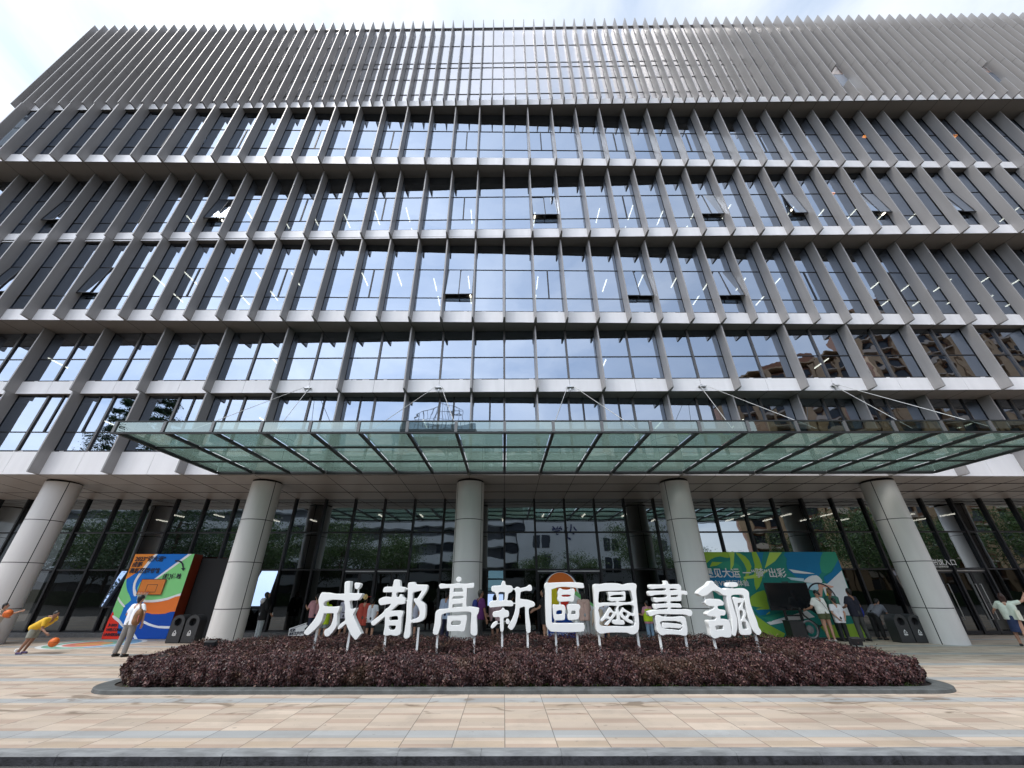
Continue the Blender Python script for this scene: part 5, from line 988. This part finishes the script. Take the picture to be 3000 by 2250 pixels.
# --- left: ball players
t, j = person('boy in a beige printed t-shirt and glasses at the left edge, pushing an orange basketball', -17.42, 15.5, 1.34, -75, ('beige', (.50, .44, .36)), bottom=('shorts', 'navy', (.02, .02, .05)), lean=.22, side=.1, La=((-.4, .7, -.3), (.1, 1, .35)), Ra=((.5, .6, -.4), (0, 1, -.2)), Ll=((-.1, .25, -1), (0, -.35, -1)), Rl=((.15, -.45, -1), (.1, -.5, -.9)), head=(.5, -.15))
gm = MB()
for s in (-1, 1): gm.tube([j['hc']+j['HM'] @ V((s*.024+.017*math.cos(R(a)), .082, .010+.017*math.sin(R(a)))) for a in range(0, 361, 40)], .003, 5)
gm.build('glasses', BLACK, t)
ball(-16.78, 15.2, .98, .122, 'orange basketball in front of the boy in beige, up at his hands')
t, j = person('boy in a yellow t-shirt and grey shorts bending over to dribble a ball', -14.3, 13.95, 1.36, -90, ('yellow', (.70, .43, .03)), bottom=('shorts', 'sage', (.27, .28, .24)), shoe=(.05, .03, .10), skin=SKIN2, lean=1.02, La=((-.5, -.75, .42), (-.3, -.85, -.12)), Ra=((.1, .15, -1), (.0, .9, -.55)), Ll=((-.12, -.22, -1), (0, -.34, -1)), Rl=((.1, .04, -1), (0, -.42, -1)), head=(0, -.1), hem=.47)
sm = MB()
for s, yy in ((-1, -.31), (1, -.22)): sm.frus((s*.07, yy, .075), (s*.07, yy+.012, .135), .040, .036, 10)
sm.build('socks', cloth('sock', (.75, .75, .75)), t)
ball(-13.53, 13.9, .30, .122, 'orange basketball bouncing below the boy in yellow')
# --- woman with the rucksack
t, j = person('woman in white shirt, grey trousers and black cap with a brown rucksack', -11.0, 13.4, 1.57, -12, ('tee', (.78, .79, .84)), bottom=('trousers', 'greywool', (.235, .225, .22)), hair='cap', shoe=(.015, .015, .02), lean=.04, side=-.03, La=((-.62, .1, -.75), (.5, .8, -.4)), Ra=((.75, -.15, -.75), (.05, .15, -1)), Ll=((-.17, 0, -1), (-.09, -.05, -1)), Rl=((.10, 0, -1), (.05, -.04, -1)), head=(.1, 0), hem=.50)
BAGM = mat('rucksack_leather', (.19, .085, .03), .55, ns=7, na=.22, bump=.4, bs=18)
pack(t, j, BAGM, j['ch']+V((.29, -.13, -.17)), (.125, .10, .22), [j['shr']+V((-.05, .07, .05)), j['shr']+V((-.05, -.06, .06)), j['ch']+V((.26, -.12, .05))], 'rucksack')
sm = MB()
for i in range(4): sm.frus(j['ch']+V((.38, -.18, -.12-.03*i)), j['ch']+V((.41+.01*i, -.21, -.20-.03*i)), .012, .006, 6)
sm.build('tassel', mat('tassel_red', (.45, .12, .10), .7, ns=9, na=.3), t)
# --- people by the glazing, left to right
t, j = person('girl in black sweater with white hood and pale jeans, looking up', -9.42, 17.55, 1.62, -42, ('blackknit', (.012, .012, .014)), 'long', .40, ('trousers', 'palejean', (.50, .55, .57)), hair='bob', shoe=(.6, .6, .6), La=((-.3, .05, -1), (-.1, .35, -1)), Ra=((.35, .1, -1), (.1, .7, -.7)), head=(0, -.45), lean=-.05)
mb = MB(); mb.ell(j['neck']+V((0, -.095, -.05)), (.155, .085, .115)); mb.ell(j['neck']+V((0, .0, .0)), (.105, .10, .045)); blob('hood', mb, cloth('hoodwhite', (.76, .76, .78)), t, .014, 2)
MB().hexa([(.0, 0, 0), (.10, 0, 0), (.10, .006, 0), (0, .006, 0), (0, 0, .09), (.1, 0, .09), (.1, .006, .09), (0, .006, .09)]).build('paper', PURE, t, loc=j['ra'][2]+V((-.05, .06, -.06)))
person('adult in a pink top standing in the shade left of the first sign character', -7.3, 17.3, 1.55, 30, ('pinktop', (.52, .26, .28)), bottom=('trousers', 'darknavy', (.02, .025, .05)), La=((-.4, .4, -.9), (-.2, .9, .4)))
t, j = person('child in a lime green vest and grey shorts', -6.62, 16.6, 1.42, 6, ('lime', (.45, .62, .02)), bottom=('shorts', 'greyshort', (.25, .28, .29)), hair='short', shoe=(.5, .5, .5), hem=.40)
mb = MB(); mb.ell(j['neck']+V((0, -.06, .02)), (.10, .075, .12)); blob('hood', mb, cloth('lime', (.45, .62, .02)), t, .014, 2)
t, j = person('person in a pale lilac shirt with a dark waist strap behind the first sign character', -6.10, 17.2, 1.50, -5, ('lilac', (.52, .50, .60)), bottom=('shorts', 'darkshort', (.05, .05, .06)))
mb = MB(); mb.tube([j['hip']+V((.135*math.cos(R(a)), .125*math.sin(R(a)), .12)) for a in range(0, 361, 24)], .014, 6); mb.build('belt', PRINT, t)
t, j = person('person in a long rust red shirt with a straw hat behind the head', -5.22, 16.7, 1.46, 0, ('rust', (.40, .055, .035)), 'long', .36, ('trousers', 'brown', (.10, .06, .045)), Ra=((.35, .05, -1), (.5, .35, -.5)))
mb = MB(); mb.frus(j['hc']+V((.0, -.10, .09)), j['hc']+V((0, -.115, .09)), .092, .086, 24); mb.ell(j['hc']+V((0, -.115, .09)), (.05, .03, .05)); mb.build('straw_hat', mat('straw', (.62, .44, .17), .8, ns=30, na=.2), t)
MB().frus(j['hc']+V((.09, -.11, .09)), j['hc']+V((.22, -.10, .10)), .008, .006, 6).build('ribbon', mat('ribbon_red', (.5, .03, .02), .6, ns=9, na=.1), t)
t, j = person('boy in white shirt with yellow collar and black shorts, beside the rust red shirt', -4.93, 16.7, 1.40, 4, ('whitetee', (.72, .73, .78)), bottom=('shorts', 'blackshort', (.012, .012, .016)), hem=.44, La=((-.3, -.12, -1), (.35, -.35, -.8)), Ra=((.34, -.2, -1), (-.25, -.5, -.7)))
mb = MB(); mb.ell(j['neck']+V((0, 0, -.005)), (.062, .062, .02)); mb.build('collar', cloth('yellowcollar', (.55, .33, .03)), t, True)
MB().frus(j['la'][1].lerp(j['la'][2], .85), j['la'][1].lerp(j['la'][2], .95), .029, .029, 10).build('wristwatch', BLACK, t)
t, j = person('child in a pale lilac shirt with a green scarf seen through the second sign character', -3.46, 17.1, 1.40, -6, ('lilac2', (.50, .51, .62)), bottom=('shorts', 'blackshort', (.012, .012, .016)), hem=.45)
mb = MB(); mb.ell(j['neck']+V((0, 0, .0)), (.07, .075, .028)); mb.build('scarf', cloth('greenscarf', (.10, .22, .03)), t, True)
person('man in a pale blue shirt and navy trousers behind the dotted sign character', -2.20, 16.9, 1.62, -14, ('paleblue', (.42, .50, .66)), 'long', .44, ('trousers', 'navytrouser', (.012, .014, .045)))
t, j = person('man in a purple polo shirt walking right past the middle column', -.86, 15.3, 1.70, -62, ('purple', (.085, .012, .10)), bottom=('trousers', 'charcoal', (.03, .03, .034)), skin=SKIN2, Ra=((.12, .18, -1), (.05, .28, -1)), La=((-.2, .3, -1), (0, .8, -.5)), Ll=((-.04, .25, -1), (0, -.1, -1)), Rl=((.04, -.25, -1), (0, -.4, -1)), hair=('short', mat('hair_grey', (.05, .045, .04), .6, ns=30, na=.4)), lean=.06)
pack(t, j, cloth('bluebag', (.012, .025, .16)), j['ch']+V((-.02, -.19, -.03)), (.13, .09, .17))
t, j = person('woman in a pale pink top and dark skirt holding a white bag', -.36, 17.05, 1.52, -25, ('palepink', (.66, .44, .48)), hem=.42, bottom=('skirt', 'blackskirt', (.014, .014, .018)), hair='long', sleeve='long')
mb = MB(); mb.ell(j['ra'][2]+V((0, .02, -.16)), (.10, .05, .16)); blob('white_bag', mb, cloth('bagwhite', (.66, .64, .56)), t, .014, 2)
t, j = person('person in dark clothes bending forward behind the 新 character', .12, 17.35, 1.60, -35, ('darktop', (.022, .022, .026)), 'short', .46, ('trousers', 'olivebrown', (.05, .045, .035)), lean=.55, skin=SKIN2, La=((-.1, .4, -1), (0, .7, -.6)), Ra=((.1, .5, -1), (0, .6, -.7)))
t, j = person('woman in a black printed t-shirt reaching out one arm to the left', 1.47, 16.85, 1.69, 75, ('blackprint', (.012, .012, .014)), bottom=('shorts', 'blackshort', (.012, .012, .016)), hair='long', La=((-.15, .45, -1), (.05, 1, -.45)), Ra=((.2, .3, -1), (0, .9, -.2)), head=(.1, -.1), hem=.42)
mb = MB()
for i in range(7): mb.ell(j['ch']+V((random.uniform(-.05, .10), .128, random.uniform(-.10, .08))), (.025, .012, .022))
mb.build('shirt_print', mat('print_pink', (.50, .16, .26), .7, ns=20, na=.4), t)
t, j = person('woman in a pale pink hooded top and grey trousers in front of the domed board', 2.95, 16.7, 1.60, 2, ('hoodpink', (.64, .43, .37)), 'long', .42, ('trousers', 'lightgrey', (.36, .36, .38)), hair='bob', Ra=((.2, .2, -1), (-.4, .8, -.4)), La=((-.2, .2, -1), (.4, .8, -.4)))
mb = MB(); mb.ell(j['neck']+V((0, -.085, -.05)), (.115, .05, .09)); blob('hood', mb, cloth('hoodpink', (.64, .43, .37)), t, .014, 2)
person('small girl with a long dark ponytail, in a beige top', 3.38, 16.35, 1.24, 5, ('beigetop', (.55, .44, .34)), 'long', .42, ('trousers', 'oatmeal', (.45, .40, .34)), hair='pony')
person('child in a white t-shirt and orange shorts half hidden by the boxed sign character', 3.72, 16.9, 1.42, -12, ('whitelilac', (.62, .62, .72)), bottom=('shorts', 'orangeshort', (.55, .18, .03)))
t, j = person('child in a lime green vest over a pink shirt and jeans', 5.27, 16.6, 1.32, 20, ('pinktee', (.55, .25, .32)), bottom=('trousers', 'jean', (.20, .30, .42)), hem=.44, La=((-.3, .3, -1), (0, .9, .1)), Ra=((.2, .3, -1), (0, .9, .1)))
mb = MB()
for s in (-1, 1): mb.frus(j['hip']+V((s*.05, 0, -.05)), j['ch']+V((s*.065, 0, .03)), .135, .115, 14); mb.frus(j['ch']+V((s*.065, 0, .03)), j['neck']+V((s*.06, 0, -.03)), .115, .065, 14)
blob('vest', mb, cloth('lime', (.45, .62, .02)), t, .014, 2)
# --- group at the screen
t, j = person('woman in a white t-shirt and olive shorts with her head bowed, at the trainer bike', 11.75, 16.62, 1.66, 8, ('whitetop', (.78, .78, .74)), bottom=('hotpants', 'olive', (.075, .085, .035)), hem=.55, hair='short', shoe=(.45, .42, .4), lean=.12, La=((-.45, .25, -.9), (-.15, .9, -.3)), Ra=((.4, .1, -1), (-.1, .8, -.5)), head=(.2, .75))
mb = MB(); mb.tube([j['shl']+V((.03, -.10, .04)), j['ch']+V((0, -.142, 0)), j['hip']+V((.12, -.115, .10))], .008, 6); mb.build('bag_strap', BLACK, t)
person('man in a green shirt turning to look back, beside the man in navy', 12.70, 17.25, 1.71, 110, ('plaid', (.05, .17, .13)), hem=.44, bottom=('trousers', 'darkteal', (.02, .05, .05)), skin=SKIN2, La=((-.2, .4, -1), (.3, .9, -.2)), head=(.35, .1))
person('person in a loose white t-shirt with hands clasped behind the back', 12.33, 16.7, 1.40, -4, ('loosewhite', (.74, .74, .78)), bottom=('trousers', 'blacktrouser', (.012, .012, .014)), hem=.42, La=((-.32, -.25, -1), (.55, -.5, -.9)), Ra=((.32, -.25, -1), (-.55, -.5, -.9)), head=(0, .3))
t, j = person('man in navy shirt and dark grey trousers with a blue bag at his side', 13.06, 16.75, 1.72, 12, ('navytee', (.008, .009, .022)), bottom=('trousers', 'slate', (.055, .058, .055)), hem=.46, skin=SKIN2, La=((-.35, .25, -1), (.1, .9, -.3)), Ra=((.38, .0, -1), (.0, .75, -.5)), head=(-.3, .1), Ll=((-.12, 0, -1), (-.03, -.05, -1)), Rl=((.16, .05, -1), (.12, -.05, -1)))
mb = MB(); mb.ell(j['hip']+V((.21, -.02, .03)), (.06, .12, .19)); blob('blue_bag', mb, cloth('royal', (.008, .025, .25)), t, .014, 2)
person('person in a grey shirt bending over behind the right pair of bins', 14.05, 17.2, 1.60, -72, ('greyshirt', (.16, .17, .20)), bottom=('trousers', 'blacktrouser', (.012, .012, .014)), lean=1.0, La=((-.1, .5, -1), (0, .4, -1)), Ra=((.1, .4, -1), (0, .4, -1)))
t, j = person('woman in pale blouse and navy skirt with a white bag, one arm raised', 17.15, 15.3, 1.58, -55, ('paleblouse', (.60, .66, .58)), bottom=('skirt', 'navyskirt', (.02, .035, .10)), hair=('long', mat('hair_brown', (.035, .012, .008), .5, ns=20, na=.3)), hem=.50, La=((-.5, .3, -.6), (-.3, .8, -.3)), Ra=((.8, .4, .25), (.3, .6, .6)), Ll=((-.1, .3, -1), (0, -.1, -1)), Rl=((.05, -.2, -1), (0, -.4, -1)))
mb = MB(); mb.hexa([(.10, -.24, -.16), (.14, .10, -.20), (.17, .10, -.20), (.13, -.24, -.16), (.10, -.24, .14), (.14, .10, .10), (.17, .10, .10), (.13, -.24, .14)]); o = mb.build('white_bag', cloth('bagcream', (.74, .75, .62)), t, loc=j['hip']+V((.06, -.02, .12)))

# ================================================================ ACROSS THE STREET (seen mirrored in the glass)
def tree_proto(h, r, kind, nl, mats):
    t = empty('street_tree'); mb = MB(); tr = .16 if kind == 'round' else .2
    pts = [V((0, 0, 0)), V((.08, .05, h*.25)), V((-.05, .1, h*.55)), V((0, 0, h*.92))]; rr = [tr, tr*.8, tr*.55, .03]
    for a, b, r0, r1 in zip(pts[:-1], pts[1:], rr[:-1], rr[1:]): mb.caps(a, b, r0, r1, 9)
    tips = []
    nb = 16 if kind == 'round' else 44
    for i in range(nb):
        f = random.uniform(.32, .9) if kind == 'round' else .15+.83*i/nb
        b0 = V((0, 0, h*f)); a = random.uniform(0, 6.28) if kind == 'round' else i*2.4
        ln = r*(1.05-.4*abs(f-.6)) if kind == 'round' else r*(1.08-f)
        tip = b0+V((math.cos(a)*ln, math.sin(a)*ln, ln*(.55 if kind == 'round' else .05))); mid = b0.lerp(tip, .5)+V((0, 0, .1*ln))
        mb.caps(b0, mid, .055, .035, 6); mb.caps(mid, tip, .035, .012, 6); tips += [(mid, ln*.3), (tip, ln*.34), (b0.lerp(tip, .78), ln*.3)]
    mb.build('trunk', mats[0], t, True)
    if kind == 'round': tips += [(V((random.gauss(0, r*.4), random.gauss(0, r*.4), h*random.uniform(.6, 1))), r*.3) for _ in range(12)]
    ci = rng.integers(0, len(tips), nl); cen = np.array([tuple(p) for p, q in tips])[ci]; rad = np.array([max(q, .25) for p, q in tips])[ci]
    p = cen+rng.normal(0, 1, (nl, 3))*rad[:, None]*np.array([.72, .72, .5])
    nr = rng.normal(0, 1, (nl, 3)); nr[:, 2] += .5; nr /= np.linalg.norm(nr, axis=1, keepdims=True)
    ax = np.cross(nr, rng.normal(0, 1, (nl, 3))); ax /= np.linalg.norm(ax, axis=1, keepdims=True); bx = np.cross(nr, ax); ln = rng.uniform(.06, .12, (nl, 1)) if kind == 'round' else rng.uniform(.055, .11, (nl, 1))
    v = np.stack([p-ax*ln, p+bx*ln*.55, p+ax*ln, p-bx*ln*.55], 1).reshape(-1, 3).astype(np.float32)
    o = bpy.data.objects.new('crown', quads_mesh('crown', v, nl, mats[1])); C.objects.link(o); o.parent = t
    return t
BARK = mat('bark', (.085, .065, .05), .9, ns=5, na=.4)
TL = leaf_mat('tree_leaf', [(0, (.018, .045, .010)), (.5, (.04, .085, .018)), (1, (.09, .14, .035))]); TL2 = leaf_mat('conifer_leaf', [(0, (.015, .045, .016)), (.6, (.035, .085, .03)), (1, (.08, .13, .05))])
ta = tree_proto(8.2, 3.2, 'round', 11000, (BARK, TL)); tb = tree_proto(19.5, 4.2, 'cone', 26000, (BARK, TL2)); tc_ = tree_proto(6.0, 2.4, 'round', 8000, (BARK, TL))
used = set()
def plant(src, x, y, s, label, grp):
    o = src if src not in used else copy_tree(src); used.add(src)
    o.location = (x, y, .02); o.rotation_euler = (0, 0, random.uniform(0, 6.28)); o.scale = (s, s, s); tag(o, label, 'tree', grp)
for x, y, s in ((-60, -17, 1.1), (-49, -15.5, 1.15), (-39, -18, 1.0), (-30, -15, 1.1), (-21, -17.5, 1.05), (-13, -16, .85), (17.5, -17, 1.0), (46, -16, 1.25), (57, -17, 1.1), (68, -16, 1.2)):
    plant(ta, x, y, s, 'round-crowned street tree across the road, mirrored in the ground floor glass', 'street trees across the road')
for x, y, s in ((-63, -13, 1.1), (-39.5, -12.6, 1.2), (-44.5, -13.5, 1.2), (-67, -15, 1.2)):
    plant(tb, x, y, s, 'tall narrow conifer across the road, mirrored in the glass of the lower left storeys', 'conifers across the road')
for x, y, s in ((-55, -20, 1.2), (-34, -21, 1.2), (-25, -20, 1.1), (-16, -21, 1.2), (-5, -20, .9), (4.5, -19, .8), (10.5, -20, .9), (25, -20, 1.0), (32.5, -21, .85), (40, -20, 1.3), (51, -21, 1.3)):
    plant(tc_, x, y, s, 'small bushy tree in front of the school, mirrored in the ground floor glass', 'small trees in front of the school')
# low roadside hedge
mb = MB(); mb.box(-90, 90, -15.2, -14.2, 0, 1.3); o = mb.build('roadside_hedge', mat('hedge_green', (.03, .055, .016), .9, ns=3, na=.6, bump=1, bs=8)); tag(o, 'low green hedge along the far pavement, mirrored in the glass', 'hedge')
# school: white block with wavy balcony bands
SCH = thing('school_building', 'white four-storey school with curved balcony bands across the road, mirrored in the entrance glass', 'building', (0, -38, 0))
SW = mat('school_white', (.60, .61, .63), .7, ns=.3, na=.08); DW = mat('dark_window', (.03, .035, .045), .15, ns=.3, na=.3)
mb = MB(); mb.box(-100, 2.9, -14, -2, 0, 15.4); mb.build('wall', mat('school_recess', (.20, .21, .23), .7, ns=.3, na=.2), SCH)
mb = MB()
for f in range(5):
    z = 2.4+3.1*f; N_ = 100
    xs = [-100+102.8*i/N_ for i in range(N_+1)]; yy = [.6*math.sin(x*.33+f*1.1)+.2 for x in xs]
    for i in range(N_):
        mb.hexa([(xs[i], yy[i], z), (xs[i+1], yy[i+1], z), (xs[i+1], -2.05, z), (xs[i], -2.05, z), (xs[i], yy[i], z+1.35), (xs[i+1], yy[i+1], z+1.35), (xs[i+1], -2.05, z+1.35), (xs[i], -2.05, z+1.35)])
mb.build('balcony_band', SW, SCH)
mb = MB(); mb.box(3.0, 31, -14, 1.2, 0, 14.0); mb.build('end_block', SW, SCH)
for X in (5.5, 17.5, 22, 26.5):
    for z in (1.5, 4.7, 7.9):
        MB().box(X, X+1.2, 1.21, 1.26, z, z+1.8).build('window', DW, SCH); MB().box(X+1.5, X+2.7, 1.21, 1.26, z, z+1.8).build('window', DW, SCH)
for X in range(-96, 2, 6):
    for f in range(4): MB().box(X, X+3.2, -1.99, -1.93, 3.9+3.25*f-3.2 if f else .4, 3.9+3.25*f-1.5 if f else 2.2).build('window', DW, SCH)
text('wall_lettering', '小学', 2.1, mat('letter_navy', (.012, .02, .10), .5, ns=3, na=.1), SCH, (12.9, 1.28, 10.1), rot=(R(90), 0, R(180)), bold=.03)
# distant block with a rounded lattice crown
t = thing('distant_block', 'grey block with a rounded lattice crown beyond the school, mirrored above the canopy', 'building', (-15.5, -72, 0))
MB().box(-8, 8, -8, 8, 0, 36).build('wall', mat('distant_grey', (.33, .36, .40), .7, ns=.2, na=.1), t)
mb = MB()
for i in range(-6, 7):
    zt_ = 42.5+math.cos(i*.26)*3; mb.box(i*1.1-.07, i*1.1+.07, 7.6, 7.75, 36, zt_)
    if i < 6: mb.tube([(i*1.1, 7.7, zt_), (i*1.1+1.1, 7.7, 42.5+math.cos((i+1)*.26)*3)], .12, 5)
for z in (38, 40, 42): mb.box(-6.6, 6.6, 7.62, 7.72, z, z+.12)
mb.build('lattice_crown', mat('lattice_grey', (.40, .42, .45), .6, ns=1, na=.1), t)
# brown apartment towers
BR = mat('tower_brick', (.26, .125, .075), .85, ns=1.5, na=.12); BR2 = mat('tower_tan', (.44, .29, .17), .8, ns=.8, na=.1); SL = mat('tower_slab', (.50, .40, .32), .8, ns=.8, na=.1)
def tower(x, y, w, d, fl, label):
    t = thing('apartment_tower', label, 'building', (x, y, 0), R(28), group='brown apartment towers across the road'); H = fl*3.0
    mb = MB(); mb.box(0, w, -d, -1.2, 0, H); mb.box(w*.3, w*.7, -d+2, -2.5, H, H+3.2); mb.build('wall', BR, t)
    mb = MB(); nb = max(2, int(w//7)); bw = w/nb
    for i in range(nb):
        mb.box(i*bw+.1, i*bw+1.3, -1.2, .5, 0, H+.8); mb.box((i+1)*bw-1.1, (i+1)*bw-.12, -1.2, .2, 0, H+.4); mb.box(i*bw+bw*.5-.35, i*bw+bw*.5+.35, -1.2, -.5, 0, H)
    mb.build('pier', BR2, t)
    mb = MB(); mw_ = MB()
    for f in range(fl):
        z = 3.0*f
        for i in range(nb):
            mb.box(i*bw+1.32, i*bw+bw*.5-.37, -1.19, .75, z+.02, z+1.05 if f % 2 else z+.3); mb.box(i*bw+bw*.5+.37, (i+1)*bw-1.12, -1.19, .35, z+.02, z+.28)
            mw_.box(i*bw+1.5, i*bw+bw*.5-.5, -1.195, -1.15, z+1.1, z+2.7); mw_.box(i*bw+bw*.5+.5, (i+1)*bw-1.3, -1.195, -1.15, z+.9, z+2.7)
    mb.build('balcony', SL, t); tag(mw_.build('window', DW, t), kind='stuff')
    mb = MB(); mb.box(-.3, w+.3, -d-.3, .3, H+.81, H+1.1); mb.build('roof', BR2, t)
tower(52, -52, 24, 16, 15, 'lower brown apartment tower nearest the school, mirrored in the right glass')
tower(84, -50, 22, 16, 21, 'tallest brown apartment tower, mirrored in the right glass')
tower(116, -58, 24, 16, 20, 'brown apartment tower farthest from the school, mirrored at the right edge')
